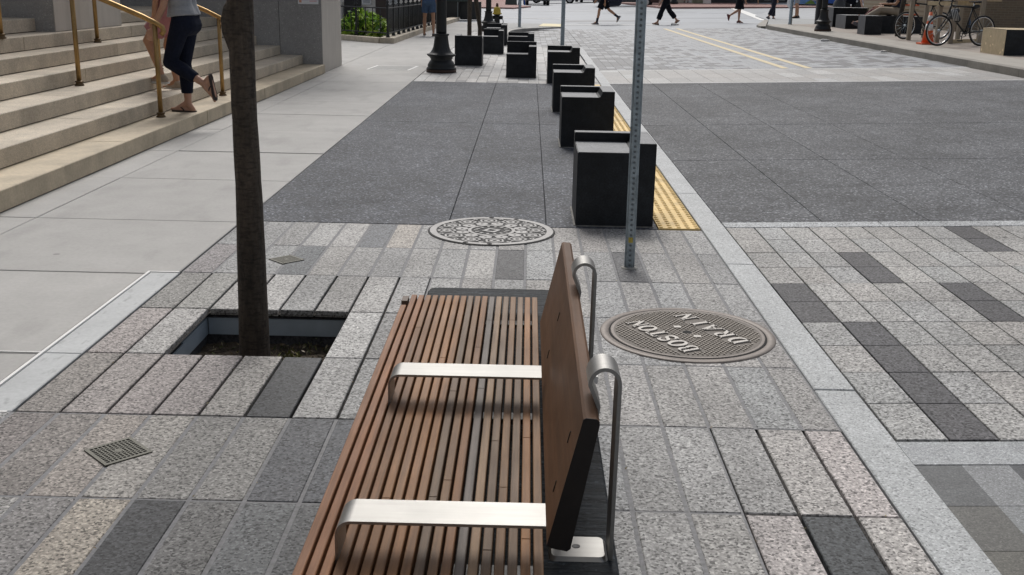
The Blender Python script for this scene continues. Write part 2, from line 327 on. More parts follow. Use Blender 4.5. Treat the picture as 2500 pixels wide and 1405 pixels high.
# --- concrete pavement slabs
cb = MB(); cc = MB()
def slab(x0, x1, y0, y1, t=1., gap=.004):
    k = random.uniform(.965, 1.035) * t
    cb.box(x0 + gap, x1 - gap, y0 + gap, y1 - gap, -.08, random.uniform(-.001, .001), (.358 * k, .351 * k, .338 * k), ch=.004)
ys = [3.528, 4.14, 5.41, 6.69, 8.17, 9.565, 11.05, 12.45, 13.9, 15.35, 16.8, 18.24]
for a, b_ in zip(ys[:-1], ys[1:]):
    xr = -1.99 if b_ < 5.5 else -1.8215
    g_ = .004
    slab(-3.14, xr, a + (.012 if abs(a - 9.565) < .01 else 0), b_ - (.012 if abs(b_ - 9.565) < .01 else 0)); slab(-3.44, -3.14, a, b_)
ys = [18.24, 20.1, 22.6, 25.1, 27.6, 30.3, 33, 36, 39, 41.5, 44]
for a, b_ in zip(ys[:-1], ys[1:]):
    for x0, x1 in ((-14, -10), (-10, -6.5), (-6.5, -3.45), (-3.45, -1.8215)): slab(x0, x1, a, b_, 1.04)
for a, b_ in ((36, 39.9), (39.9, 44)):
    slab(-1.8215, -.6, a, b_, 1.02); 
slab(-.6, 1.2, 40.2, 44, 1.0)
cb.build('pavement_concrete', 'concrete', kind='structure')
MB().add([(-14, 3.5, -.03), (-1.8, 3.5, -.03), (-1.8, 44, -.03), (-14, 44, -.03)], [(0, 1, 2, 3)]).build('pavement_bed', mat('dark_joint', (.05, .048, .045), .9), kind='structure')
# --- dark aggregate panels, left
ag = MB()
for (x0, x1) in ((-1.8185, -.495), (-.495, .14), (.14, .862)):
    for (y0, y1) in ((6.738, 12.0), (12.0, 17.12)):  # two pours
        k = random.uniform(.95, 1.05); ag.box(x0 + .002, x1 - .002, y0 + .005, y1 - .005, -.08, 0, (.084 * k, .090 * k, .104 * k), ch=.003)
ag.build('pavement_aggregate', 'agg', kind='structure')
MB().add([(-1.82, 6.7, -.02), (.87, 6.7, -.02), (.87, 17.2, -.02), (-1.82, 17.2, -.02)], [(0, 1, 2, 3)]).build('pavement_joint_bed', mat('dark_joint_b', (.03, .03, .03), .9), kind='structure')
# --- tactile strip with domes
tt = MB(); 
y = 6.775
while y < 16.8:
    tt.box(.866, 1.134, y + .001, y + .608, -.06, .001, ch=.002); y += .61
nd = 0; y = 6.80
while y < 16.8:
    for i in range(5):
        x = .884 + i * .058
        tt.lathe([(.0155, -.001), (.0145, .002), (.0105, .0065), (.006, .0068)], (x, y, .001), 8)
    y += .0605
tt.build('pavement_tactile_strip', 'yellow', kind='structure')
# --- kerb (flush granite)
kb = MB(); ky = [.6, 2.35, 3.925, 5.87, 8.0, 10.3, 12.6, 15.0, 17.3, 20.2, 22.6, 25.1, 27.6]
for a, b_ in zip(ky[:-1], ky[1:]):
    o = 0.012 * max(0, (a - 14) / 3.)
    kb.box(1.143 + o, 1.303 + o, a + .003, b_ - .003, -.15, .004 if a > 3 else .002, ch=.004)
kb.build('kerb', 'kerb', kind='structure')
# --- far pavement pavers (left side, beyond the dark panels)
fp = MB(); yy = 17.125
for i in range(-14, 4):
    x0, x1 = XJ(i), XJ(i + 1)
    if i == 3: x1 = 1.145
    y = 17.13 - random.choice((0, .12, .24)); k = 0
    while y < 36:
        L_ = random.choice((.34, .34, .64, .64)); y0 = max(y, 17.13); y1 = y + L_; y += L_
        lim = 36 if x1 < -.66 else 27.55
        if y0 >= lim: continue
        r_ = random.random(); c = (.40, .395, .385) if r_ < .62 else ((.20, .198, .196) if L_ < .5 else (.35, .34, .33))
        fp.box(x0 + .003, x1 - .003, y0 + .003, min(y1, lim) - .003, -.07, random.uniform(-.001, .001), jit(c, .09, .02))
fp.build('pavement_far_pavers', 'paver_far', kind='structure')
MB().add([(-1.82, 17.1, -.008), (1.15, 17.1, -.008), (1.15, 27.6, -.008), (-1.82, 27.6, -.008)], [(0, 1, 2, 3)]).build('pavement_far_joints', mat('far_joint', (.18, .175, .17), .9), kind='structure')
MB().add([(-1.82, 27.6, -.008), (-.6, 27.6, -.008), (-.6, 36, -.008), (-1.82, 36, -.008)], [(0, 1, 2, 3)]).build('pavement_far_joints', mat('far_joint_b', (.18, .175, .17), .9), kind='structure')
# --- STREET: near pavers
sp_ = MB(); sg = MB(); SX = lambda i: 1.319 + .1745 * i; SY = lambda j: 3.459 + .3375 * j
dk = {(3, 6), (3, 7), (0, 4), (0, 5), (1, 3), (1, 2), (1, 1), (1, 0), (5, 4), (5, 5), (8, 8), (8, 9), (6, 1), (6, 2), (9, 5), (9, 6)}
for i in range(0, 13):
    for j in range(0, 10):
        x0, x1, y0, y1 = SX(i), SX(i + 1), SY(j), SY(j + 1)
        if i == 0: x0 = 1.308
        if j == 9: y1 = 6.834
        c = jit((.092, .091, .096), .07, .01) if (i, j) in dk else jit((.35, .346, .336), .11, .025)
        sp_.box(x0 + .004, x1 - .004, y0 + .0025, y1 - .0025, -.06, random.uniform(-.001, .001), c, ch=.002, zf=gz)
sp_.build('street_granite', 'paver', kind='structure')
bd = MB()
for x0, x1 in ((1.31, 2.34), (2.345, 3.9)): bd.box(x0, x1, 6.838, 6.99, -.06, .002, (.42, .435, .445), ch=.003, zf=gz)
bd.build('street_border_stone', 'paver', kind='structure')
MB().add([(1.30, 3.4, -.012), (3.9, 3.4, gz(3.9) - .012), (3.9, 7.05, gz(3.9) - .012), (1.30, 7.05, -.012)], [(0, 1, 2, 3)]).build('street_joints', mat('street_joint', (.13, .125, .12), .9), kind='structure')
# lower right: grey concrete band, then big dark/light blocks
lo = MB()
lo.box(1.306, 3.6, 3.27, 3.452, -.06, -.004, (.33, .345, .355), zf=gz)
cols = [((.095, .10, .103), (.215, .223, .23), (.06, .064, .07), (.21, .215, .22)), ((.105, .104, .096), (.21, .22, .225), (.115, .114, .105), (.2, .2, .2)), ((.11, .107, .093), (.105, .104, .093), (.115, .112, .10), (.2, .2, .2)), ((.11, .11, .104), (.105, .104, .097), (.13, .13, .123), (.2, .2, .2))]
yb = [3.268, 2.98, 2.71, 2.42, 1.4]
for r_ in range(4):
    for c_ in range(4):
        lo.box(1.306 + c_ * .155 if c_ else 1.306, 1.306 + (c_ + 1) * .155, yb[r_ + 1] + .0015, yb[r_] - .0015, -.06, -.006, cols[r_][c_], zf=gz)
lo.box(1.93, 3.2, 1.4, 3.265, -.06, -.007, (.16, .16, .155), zf=gz)
lo.build('street_patterned_asphalt', mat('printed_asphalt', attr=True, rough=.6, speck=(240, [(0, .6), (.5, .95), (.93, 1.15), (1, 1.7)]), noise=[(1.5, .82, 1.15), (9, .85, 1.12), (90, .8, 1.2)], bump=(150, .4, .002)), kind='structure')
# dark aggregate panels on the street
xs = [1.306, 1.98, 2.69, 3.4, 4.5, 5.6, 6.8, 8.05]; sa = MB()
for a, b_ in zip(xs[:-1], xs[1:]):
    for y0, y1 in ((6.995, 9.6), (9.6, 12.1), (12.1, 17.33)):
        k = random.uniform(.94, 1.06); o = 0.012 * max(0, (y0 - 14) / 3.)
        sa.box(a + .0025, b_ - .0025, y0 + .0045, y1 - .0045, -.08, 0, (.096 * k, .100 * k, .108 * k), ch=.003, zf=gz)
sa.build('street_aggregate', 'agg', kind='structure')
MB().add([(1.3, 6.9, -.02), (8.2, 6.9, gz(8.2) - .02), (8.2, 17.4, gz(8.2) - .02), (1.3, 17.4, -.02)], [(0, 1, 2, 3)]).build('street_joint_bed', mat('street_joint_b', (.03, .03, .03), .9), kind='structure')
# pale paver band and patterned carriageway
pt = MB()
def cell(x0, x1, y0, y1, c, g_=.003, z=0.): pt.box(x0 + g_, x1 - g_, y0 + g_, y1 - g_, -.05, z, c, zf=gz)
cell(1.31, 8.05, 17.34, 17.46, (.44, .44, .435)); cell(1.32, 8.05, 19.98, 20.12, (.44, .44, .435))
x = 1.31
while x < 8.0:
    y = 17.46 - random.choice((0, .3)); x2 = min(x + .335, 8.05)
    while y < 19.97:
        cell(x, x2, max(y, 17.46), min(y + .84, 19.98), jit((.295, .287, .277) if random.random() < .85 else (.375, .375, .367), .08, .02)); y += .84
    x += .335
def field(x0, x1, y0, y1, pdark, zf2=None):
    x = x0
    while x < x1 - .01:
        x2 = min(x + .165, x1); y = y0 - random.choice((0, .11, .22)); 
        while y < y1 - .01:
            a, b_ = max(y, y0), min(y + .33, y1); y += .33
            if b_ - a < .02: continue
            p_ = pdark((x + x2) / 2, (a + b_) / 2)
            c = jit((.115, .119, .127), .16, .02) if random.random() < p_ else jit((.262, .274, .292), .08, .02)
            if zf2: pt.box(x + .002, x2 - .002, a + .002, b_ - .002, -.05, 0, c, zf=zf2)
            else: cell(x, x2, a, b_, c, .002)
        x += .165
def pd(x, y):
    if x > 5.3: return .42 if y < 30 else .3
    if x > 4.6: return .03
    t = (x - 1.3) / 3.3; base = .85 - .75 * t
    return max(.05, base - .02 * max(0, y - 24)) if y > 23.95 else max(.05, .95 - 1.0 * t)
field(1.32, 8.05, 20.12, 23.82, pd); cell(1.34, 5.2, 23.82, 23.94, (.50, .51, .52)); cell(5.2, 8.05, 23.82, 23.94, (.38, .385, .39))
field(1.34, 8.05, 23.94, 38.6, pd)
bayz = lambda x, y: -.10 * (1.32 - x) / 1.97
field(-.65, 1.33, 27.62, 40.2, lambda x, y: .62, bayz)
pt.build('street_patterned_pavers', 'paver_far', kind='structure')
MB().add([(1.3, 17.3, -.008), (8.1, 17.3, gz(8.1) - .008), (8.1, 38.7, gz(8.1) - .008), (1.3, 38.7, -.008)], [(0, 1, 2, 3)]).build('street_far_joints', mat('street_far_joint', (.2, .2, .2), .9), kind='structure')
# far road
rd = MB()
for x0, x1 in ((-60, 1.3), (1.3, 31.3), (31.3, 150)):
    rd.add([(x0, 38.6, gz(x0) - .012), (x1, 38.6, gz(x1) - .012), (x1, 200, gz(x1) - .012), (x0, 200, gz(x0) - .012)], [(0, 1, 2, 3)])
rd.build('road', 'road', kind='structure')
MB().add([(1.3, -10, -.05), (40, -10, gz(40) - .05), (40, 38.6, gz(40) - .05), (1.3, 38.6, -.05)], [(0, 1, 2, 3)]).build('road_base', 'road', kind='structure')
ln = MB()
def line(a, b_, wd, z=.004):
    a, b_ = Vector(a), Vector(b_); n_ = Vector((-(b_ - a).y, (b_ - a).x)).normalized() * wd / 2
    q = [a - n_, b_ - n_, b_ + n_, a + n_]; k = 12
    vs = []; fs = []
    for i in range(k + 1):
        t = i / k
        for p_ in (q[0].lerp(q[1], t), q[3].lerp(q[2], t)): vs.append((p_.x, p_.y, gz(p_.x) + z))
    for i in range(k): fs.append((2 * i, 2 * i + 2, 2 * i + 3, 2 * i + 1))
    return vs, fs
for xx in (4.74, 5.17): ln.add(*line((xx, 20.15), (xx, 38.6), .13))
ln.build('road_marking_yellow', 'yline', kind='structure')
lw = MB()
for a, b_, wd in (((5.0, 38.75), (8.2, 37.6), .18), ((1.3, 43.3), (4.9, 42.6), .30), ((13.0, 71.6), (9.9, 46.3), .45), ((-2.5, 51.5), (1.8, 51.0), .35), ((-1, 66), (9, 64), .35), ((8.2, 43.5), (9.0, 43.3), .12)):
    lw.add(*line(a, b_, wd, -.002))
lw.build('road_marking_white', 'wline', kind='structure')
tl = MB()
for a, b_, wd in (((2.0, 45.2), (8, 44.2), .12), ((4, 60), (9, 59.5), .25), ((9, 58), (12.3, 57.5), .25), ((6, 50), (11, 49.2), .15)): tl.add(*line(a, b_, wd, -.004))
tl.add(*line((1.6, 47.8), (4.8, 47.4), 1.6, -.006))
tl.build('road_tar_seams', mat('tar', (.20, .205, .215), .6), kind='structure')
# bay kerb round the pavement corner
kc = MB(); poly = [(-.65, 27.6), (-.655, 32), (-.66, 35.0), (-.62, 36.2), (-.5, 37.0), (-.25, 37.8), (.3, 38.7), (.8, 39.5), (1.25, 40.15)]
tops = [.01, .01, .015, .02, .03, .04, .045, .045, .04]
for i in range(len(poly) - 1):
    a, b_ = Vector(poly[i]), Vector(poly[i + 1]); n_ = Vector((-(b_ - a).y, (b_ - a).x)).normalized() * .16
    q = [a, b_, b_ + n_, a + n_]; t = [tops[i], tops[i + 1], tops[i + 1], tops[i]]
    kc.add([(q[k].x, q[k].y, -.16) for k in range(4)] + [(q[k].x, q[k].y, t[k]) for k in range(4)], [(0, 1, 5, 4), (4, 5, 6, 7), (2, 3, 7, 6), (1, 2, 6, 5), (3, 0, 4, 7)])
kc.build('kerb_corner', 'kerb_dark', kind='structure')
fl = MB(); inner = [(-1.83, 36), (-.82, 35.9), (-.62, 36.9), (-.4, 37.9), (.2, 38.85), (.7, 39.65), (1.15, 40.3), (1.25, 44), (-1.83, 44)]
fl.add([(x, y, .028 if y < 43 and x > -1.5 else .004) for x, y in inner], [tuple(range(len(inner)))]); fl.build('pavement_corner', mat('corner_concrete', (.36, .365, .36), .8, noise=(2, .85, 1.1)), kind='structure')
ty = MB(); ty.prism([(.35, 40.7), (1.2, 40.5), (1.27, 43.2), (.55, 43.4)], .0, .036); ty.build('pavement_corner_tactile', mat('pale_tactile', (.66, .58, .33), .6, noise=(8, .9, 1.08)), kind='structure')
# right-hand pavement with raised kerb
rk = MB(); kx = [18.0 + 2.15 * i for i in range(-6, 10)]
for a, b_ in zip(kx[:-1], kx[1:]): rk.box(8.05, 8.21, a + .004, min(b_, 38.4) - .004, -.1, .131, ch=.008, zf=gz)
rk.prism([(8.05, 38.4), (8.21, 38.4), (9.7, 44.9), (9.55, 45.0), (8.15, 39.6)], -.1, .06, zf=gz)
rk.build('kerb_raised', mat('right_kerb', (.25, .232, .20), .65, noise=[(1.5, .72, 1.15), (25, .85, 1.1)]), kind='structure')
rs = MB()
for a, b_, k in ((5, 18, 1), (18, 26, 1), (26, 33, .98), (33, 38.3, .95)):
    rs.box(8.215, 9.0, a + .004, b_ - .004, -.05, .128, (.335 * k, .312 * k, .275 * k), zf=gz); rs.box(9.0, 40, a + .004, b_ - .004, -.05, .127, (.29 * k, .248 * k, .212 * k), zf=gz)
rs.prism([(8.25, 38.3), (40, 38.3), (40, 46), (9.75, 45)], -.05, .10, (.30, .31, .31), zf=gz)
rs.prism([(9.75, 45.01), (40, 46.01), (40, 60), (14, 63), (10.6, 52)], -.05, .03, (.36, .375, .39), zf=gz)
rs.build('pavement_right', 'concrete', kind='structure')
# far brick pavements
fb = MB(); fb.prism([(8.3, 69.3), (12, 68.2), (40, 64), (60, 110), (6, 110)], -.05, .10, zf=gz); fb.prism([(-20, 70), (-1.0, 69.8), (.1, 76), (-1.5, 82), (-2, 120), (-30, 120)], -.05, .08)
fb.build('pavement_brick', 'brick', kind='structure')

# ------------------------------------------------------------------ STAIRS and stone building on the left
RI = .148; SXs = [-3.41, -3.775, -4.145, -4.54, -4.88, -5.2, -5.52]
stt = thing('stone_stairs', 'long flight of weathered tan stone steps climbing left from the concrete pavement', 'stairs', (-3.41, 11, 0))
for n in range(7):
    s_ = MB(); js = [-2.0]; 
    y = -2 + random.uniform(.5, 2)
    while y < 17: js.append(y); y += random.uniform(1.9, 3.1)
    js.append(18.24)
    if n == 0: js = [-2, 1.2, 3.7, 9.05, 11.45, 14.0, 16.2, 18.24]
    if n == 1: js = [-2, 2.2, 6.2, 8.35 + 1.0, 11.9, 14.6, 18.24]
    for a, b_ in zip(js[:-1], js[1:]):
        s_.box(-9, SXs[n] + random.uniform(-.004, .004), a + .003, b_ - .003, n * RI + .009, (n + 1) * RI, ch=.006)
    s_.xf(Matrix.Translation((3.41, -11, 0)))
    s_.build('step', 'ochre' if n == 0 else 'step', stt)
q = MB()
for n in range(7): q.box(-9, SXs[n] - .016, -2, 18.238, n * RI + .001, n * RI + .03)
q.xf(Matrix.Translation((3.41, -11, 0))); q.build('mortar_bed', mat('shadow_line_mortar', (.07, .06, .045), .95, noise=(20, .5, 1.5)), stt)  # dark inset strip under each step, painting in a shadow line
bld = thing('stone_building', 'large grey stone building behind the steps with wing wall and pedestals', 'building', (-6, 18.24, 0))
def bp(name, m, *boxes):
    b_ = MB()
    for q in boxes: b_.box(*q)
    b_.xf(Matrix.Translation((6, -18.24, 0))); return b_.build(name, m, bld)
bp('wing_wall', 'wall', (-4.147, -3.447, 18.245, 20.1, -.05, 3.4), (-9, -4.155, 18.245, 20.1, -.05, 3.4))
bp('wing_wall_lit_face', 'wall_lit', (-3.4465, -3.44, 18.25, 20.095, .005, 3.4))
bp('facade', 'wall', (-9.4, -9, -8, 23, 0, 5.5), (-9, -3.2, 18.3, 20.0, 3.402, 5.5))
for y in (10.15, ):
    bp('pedestal', 'wall', (-7.0, -5.31, 12.24, 14.26, .80, 3.2)); bp('pedestal_lit_face', 'wall_lit', (-5.308, -5.30, 12.245, 14.255, .895, 3.2))
bp('door', mat('dark_door', (.03, .025, .022), .5), (-8.99, -8.95, 14.5, 17.6, 1.04, 3.4))
ob = thing('sky_blocker', 'unseen tall grey building added behind the viewpoint to block frontal sky', 'building', (0, -9, 0)); MB().box(-22, 3, -8, 0, -.1, 22).build('wall', 'wall', ob)  # unseen, added to block frontal sky and deepen contrast
for k in range(24): MB().box(-21 + (k % 6) * 4, -18.6 + (k % 6) * 4, .002, .03, 1 + (k // 6) * 5, 4.4 + (k // 6) * 5).build('window', 'glassd', ob)
nt = thing('notice', 'white paper notice taped to the grey stone wing wall beside the steps', 'notice', (-3.655, 18.24, 1.3))
n_ = MB().box(-.17, .17, -.004, -.001, -.18, .3).build('sheet', 'paper', nt)
MB().box(.02, .14, -.0055, -.0045, -.115, -.105).box(.02, .14, -.0055, -.0045, -.14, -.13).box(-.01, .14, -.0055, -.0045, -.09, -.08).build('print', 'pinkink', nt)
MB().box(-.15, -.11, -.0055, -.0045, -.155, -.115).build('print', 'orangeink', nt)
MB().box(.005, .012, -.0055, -.0045, -.075, -.03).build('print', 'char', nt)
# handrails
def handrail(Y, xs_, label, dy=0):
    t = thing('handrail', label, 'handrail', (-3.68, Y, RI), 0, 'brass handrails on the steps')
    zr = lambda x: 1.045 - (x + 3.62) * .405 - RI
    for x in xs_:
        n_ = int(sum(1 for s_ in SXs if x < s_)); z0 = n_ * RI - RI
        y0 = dy * (x + 3.68)
        p_ = MB(); top = zr(x); xx = x + 3.68
        p_.tube([(xx, y0, z0 + .02), (xx, y0, top - .01)], .0235, 12).build('post', 'brass', t)
        f_ = MB(); f_.lathe([(.046, 0), (.046, .012), (.034, .02), (.034, .032), (.042, .036), (.042, .044), (.026, .05)], (xx, y0, z0), 16)
        f_.build('post_flange', 'brassd', t)
    pts = [(.06, 0, zr(-3.62) - .09), (.085, 0, zr(-3.6) - .05), (.075, 0, zr(-3.6) - .008), (.03, 0, zr(-3.62) + .012)] + [(x + 3.68, dy * (x + 3.68), zr(x) + .012) for x in (-3.8, -4.5, -5.2, -5.6)]
    MB().tube(pts, .026, 12).build('rail', 'brass', t)
handrail(10.77, (-3.68, -4.476, -5.21), 'nearer brass handrail on three posts, beside the climbing woman')
handrail(12.95, (-3.66, -4.40, -5.12), 'farther brass handrail partly behind the tree trunk and the woman')

# ------------------------------------------------------------------ TREE PIT and foreground tree
pit = thing('tree_pit', 'rectangular planting pit with blue grey steel edging around the young tree', 'tree pit', (-1.15, 4.49, 0))
def pit_part(name, m, f_): b_ = MB(); f_(b_); b_.xf(Matrix.Translation((1.15, -4.49, 0))); return b_.build(name, m, pit)
pit_part('edging', 'edging', lambda b_: (b_.box(-1.492, -.80, 4.829, 4.837, -.132, -.050), b_.box(-1.505, -1.497, 4.46, 4.835, -.132, -.050), b_.box(-1.497, -1.489, 4.1, 4.462, -.132, -.053)))
pit_part('gravel_bed', mat('dark_gravel', (.05, .05, .055), .9, noise=(60, .4, 2.0), bump=(80, 1, .01)), lambda b_: (b_.box(-1.6, -.8, 4.8375, 4.95, -.35, -.042), b_.box(-1.6, -1.5055, 4.1, 4.835, -.35, -.042), b_.box(-.806, -.7, 4.1, 4.825, -.4, -.035), b_.box(-1.6, -.7, 4.04, 4.14, -.4, -.035)))
def soilf(b_):
    n = 26; vs = []
    for i in range(n + 1):
        for j in range(n + 1): vs.append((-1.6 + .9 * i / n, 4.08 + .8 * j / n, -.178 + random.uniform(-.014, .014)))
    b_.add(vs, [(i * (n + 1) + j, (i + 1) * (n + 1) + j, (i + 1) * (n + 1) + j + 1, i * (n + 1) + j + 1) for i in range(n) for j in range(n)])
pit_part('soil', 'soil', soilf)
def leaves(mb, pos, size, n, spread, cols, up=.3):
    for _ in range(n):
        p_ = Vector(pos) + Vector((random.gauss(0, spread), random.gauss(0, spread), random.gauss(0, spread * .8)))
        a = Vector((random.gauss(0, 1), random.gauss(0, 1), random.gauss(0, .6) + up)).normalized(); u = a.orthogonal().normalized(); u = Matrix.Rotation(random.uniform(0, 6.3), 3, a) @ u; v = a.cross(u)
        s_ = size * random.uniform(.7, 1.3); c = jit(random.choice(cols), .2, .05)
        mb.add([p_ - u * s_, p_ - v * s_ * .35 + a * s_ * .08, p_ + u * s_, p_ + v * s_ * .35 + a * s_ * .08], [(0, 1, 2, 3)], c)
wd = MB()
for _ in range(110): leaves(wd, (random.uniform(-1.45, -.84), random.uniform(4.5, 4.81), -.168), .011, 4, .015, [(.10, .11, .035), (.14, .10, .05), (.05, .06, .02), (.2, .17, .1)])
for _ in range(6): leaves(wd, (-1.03 + random.uniform(-.04, .04), 4.52, -.135), .016, 6, .022, [(.12, .13, .03), (.16, .15, .05)])
wd.xf(Matrix.Translation((1.15, -4.49, 0))); wd.build('weeds', 'leaf', pit, 'stuff')
def tree(name, label, base, trunk_pts, radii, crown_c, crown_r, nleaf, lsize, group=None, extra=None, cols=None):
    t = thing(name, label, 'tree', base, 0, group)
    b_ = MB(); n = 18
    pts = [Vector(p_) - Vector(base) for p_ in trunk_pts]; fine = []; fr = []
    for i in range(len(pts) - 1):
        for k in range(6): fine.append(pts[i].lerp(pts[i + 1], k / 6)); fr.append((radii[i] * (6 - k) + radii[i + 1] * k) / 6 * random.uniform(.975, 1.025))
    fine.append(pts[-1]); fr.append(radii[-1])
    b_.tube(fine, fr, n)
    if extra:
        for pp, rr in extra: b_.tube([Vector(p_) - Vector(base) for p_ in pp], rr, 10)
    cc_ = Vector(crown_c) - Vector(base)
    for k in range(7):
        a = 2 * PI * k / 7; e = cc_ + Vector((math.cos(a) * crown_r * .7, math.sin(a) * crown_r * .7, crown_r * random.uniform(-.1, .6)))
        b_.tube(bez(pts[-1] - Vector((0, 0, .2)), pts[-1] + Vector((0, 0, .5)), e, 6), [radii[-1] * .5 * (1 - i / 8) for i in range(7)], 6)
    b_.build('trunk', 'bark', t)
    cr = MB()
    for _ in range(nleaf // 14):
        while True:
            q = Vector((random.uniform(-1, 1), random.uniform(-1, 1), random.uniform(-1, 1)))
            if q.length < 1: break
        leaves(cr, cc_ + Vector((q.x * crown_r, q.y * crown_r, q.z * crown_r * .75)), lsize, 14, crown_r * .11, cols or [(.05, .10, .025), (.07, .13, .035), (.04, .08, .02)])
    cr.build('crown', 'leaf', t); return t
tree('street_tree', 'young tree with slim dark trunk rising from the steel edged pit', (-1.177, 4.45, -.34),
     [(-1.178, 4.45, -.36), (-1.178, 4.45, -.08), (-1.169, 4.45, .61), (-1.172, 4.45, 1.0), (-1.168, 4.45, 1.4), (-1.165, 4.45, 2.6)], [.092, .0665, .055, .051, .053, .045], (-1.15, 4.45, 4.3), 1.5, 2600, .06,
     extra=[([(-1.172, 4.45, 1.17), (-1.185, 4.447, 1.24), (-1.200, 4.445, 1.30), (-1.203, 4.445, 1.34), (-1.195, 4.447, 1.38), (-1.178, 4.45, 1.43)], [.03, .043, .047, .046, .043, .03]), ([(-1.17, 4.448, 1.55), (-1.25, 4.43, 1.9), (-1.45, 4.4, 2.5)], [.032, .024, .018])])

# ------------------------------------------------------------------ BENCH
bn = thing('park_bench', 'slatted brown wooden bench on a dark stone base with low backrest and steel armrests', 'bench', (-.1, 2.4, 0))
BO = Matrix.Translation((.1, -2.4, 0))
def bpart(name, m, mb, parent=None):
    mb.xf(BO)
    if getattr(mb, 'strap', 0): mb.sm = [True] * len(mb.sm)
    o = mb.build(name, m, parent or bn)
    if getattr(mb, 'strap', 0): o.data.set_sharp_from_angle(angle=R(35))
    return o
def rslab(x0, x1, y0, y1, z0, z1, r_):
    pl = []
    for cx, cy, a0 in ((x1 - r_, y1 - r_, 0), (x0 + r_, y1 - r_, 90), (x0 + r_, y0 + r_, 180), (x1 - r_, y0 + r_, 270)):
        for k in range(5): pl.append((cx + r_ * math.cos(R(a0 + k * 22.5)), cy + r_ * math.sin(R(a0 + k * 22.5))))
    b_ = MB(); n = len(pl); cx, cy = (x0 + x1) / 2, (y0 + y1) / 2
    sc = lambda d: [(x - d * (1 if x > cx else -1), y - d * (1 if y > cy else -1)) for x, y in pl]
    b_.rings([[(x, y, z0) for x, y in pl], [(x, y, z1 - .008) for x, y in pl], [(x, y, z1) for x, y in sc(.006)]], True, None, False); return b_
bpart('stone_base', 'slab', rslab(-.352, .2, .7, 3.85, 0.001, .405, .03))
sb = MB(); pal = [(0.257, 0.124, 0.057), (0.296, 0.151, 0.069), (0.234, 0.120, 0.058), (0.222, 0.129, 0.069), (0.268, 0.133, 0.062), (0.188, 0.126, 0.082), (0.234, 0.143, 0.081), (0.285, 0.153, 0.077)]
SLP = .02445; ns = 19
for i in range(ns):
    x0 = -.409 + i * SLP; x1 = x0 + .0184
    y1 = 3.555 if i else 3.43
    ys_ = [.9, 2.0 + random.uniform(-.6, .6), y1]
    c = (.30, .142, .07) if i < 3 else random.choice(pal)
    if i == 12: c = (.17, .145, .128)
    if i == 13: c = (.31, .205, .125)
    for a, b_ in ((.9, y1),):
        zz = random.uniform(-.0008, .0008); y_prev = a
        segs = sorted(random.uniform(a + .3, b_ - .2) for _ in range(2)) if i > 2 else []
        for e in segs + [b_]:
            sb.box(x0, x1, y_prev + .0004, e - .0004, .418, .46 + zz, jit(c, .08, .02), ch=.0016); y_prev = e
bpart('seat', 'wood', sb)
bpart('seat_end_block', mat('end_block', (.10, .065, .045), .6), MB().box(-.412, -.3915, 3.47, 3.53, .42, .462))
for yb_ in (1.83, 2.60, 3.40): bpart('seat_bracket', 'dullsteel', MB().box(-.40, .05, yb_ - .022, yb_ + .022, .4055, .415))
def strap(pts, y0, y1, th):
    pts = [Vector(p_) for p_ in pts]; b_ = MB(); rs = []
    for i, p_ in enumerate(pts):
        t = (pts[min(i + 1, len(pts) - 1)] - pts[max(i - 1, 0)]).normalized(); n_ = Vector((-t.y, t.x)) * th / 2
        a, b2 = p_ + n_, p_ - n_
        rs.append([(a.x, y0, a.y), (b2.x, y0, b2.y), (b2.x, y1, b2.y), (a.x, y1, a.y)])
    b_.rings(rs, True, None, False); b_.strap = True; return b_
for ya in (1.782, 2.557):
    arc = [(-.337 + .028 - .028 * math.cos(R(a)), .508 + .028 * math.sin(R(a))) for a in range(0, 91, 6)]
    bpart('armrest', 'steel', strap([(-.337, .42), (-.337, .46)] + arc + [(-.2, .536), (-.05, .536), (.052, .536)], ya, ya + .090, .006))
# backrest panel
bk = MB(); Yn, Yf = 1.822, 3.215
prof = [(.0555, .478), (.064, .472), (.094, .466), (.1005, .471), (.146, .725), (.1455, .732), (.140, .737), (.121, .739), (.1155, .736)]
nn = len(prof)
bk.add([(x, Yn, z) for x, z in prof] + [(x, Yf, z) for x, z in prof], [(i, i + nn, (i + 1) % nn + nn, (i + 1) % nn) for i in range(nn)] + [tuple(range(nn, 2 * nn))])
back = bpart('backrest', 'panel', bk)
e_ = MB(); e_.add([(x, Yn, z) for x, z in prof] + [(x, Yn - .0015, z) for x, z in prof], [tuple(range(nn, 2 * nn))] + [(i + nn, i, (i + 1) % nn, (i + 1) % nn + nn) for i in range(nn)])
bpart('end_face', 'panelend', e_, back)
for ys_ in (1.93, 2.715):
    for t in (.27, .68):
        x = .0555 + (.1155 - .0555) * t; z = .478 + (.736 - .478) * t
        sb_ = MB().box(x - .0016, x + .002, ys_ - .002, ys_ + .002, z - .012, z + .012); sb_.v = [(a + (c_ - z) * .2326, b2, c_) for a, b2, c_ in sb_.v]; bpart('screw_slot', 'hole', sb_, back)
for ysup in (1.885, 2.668):
    up = [(.184, .412), (.185, .6), (.186, .765)]
    arc = [(.158 + .028 * math.cos(R(a)), .778 + .032 * math.sin(R(a))) for a in range(0, 181, 6)]
    dn = [(.1305, .76), (.1335, .66), (.118, .56), (.112, .50)]
    su = bpart('back_support', 'steel', strap(up + arc + [(.1475, .735), (.139, .68), (.125, .60), (.109, .505)], ysup, ysup + .082, .0075))
    bpart('base_plate', 'steel', rslab(.062, .1795, ysup + .003, ysup + .095, .4055, .4135, .012), su)
    bpart('bolt', 'dullsteel', MB().lathe([(.0085, -.001), (.0085, .0004), (.0075, .0007), (.0062, .0003), (.001, .0003)], (.118, ysup + .05, .4135), 14), su)
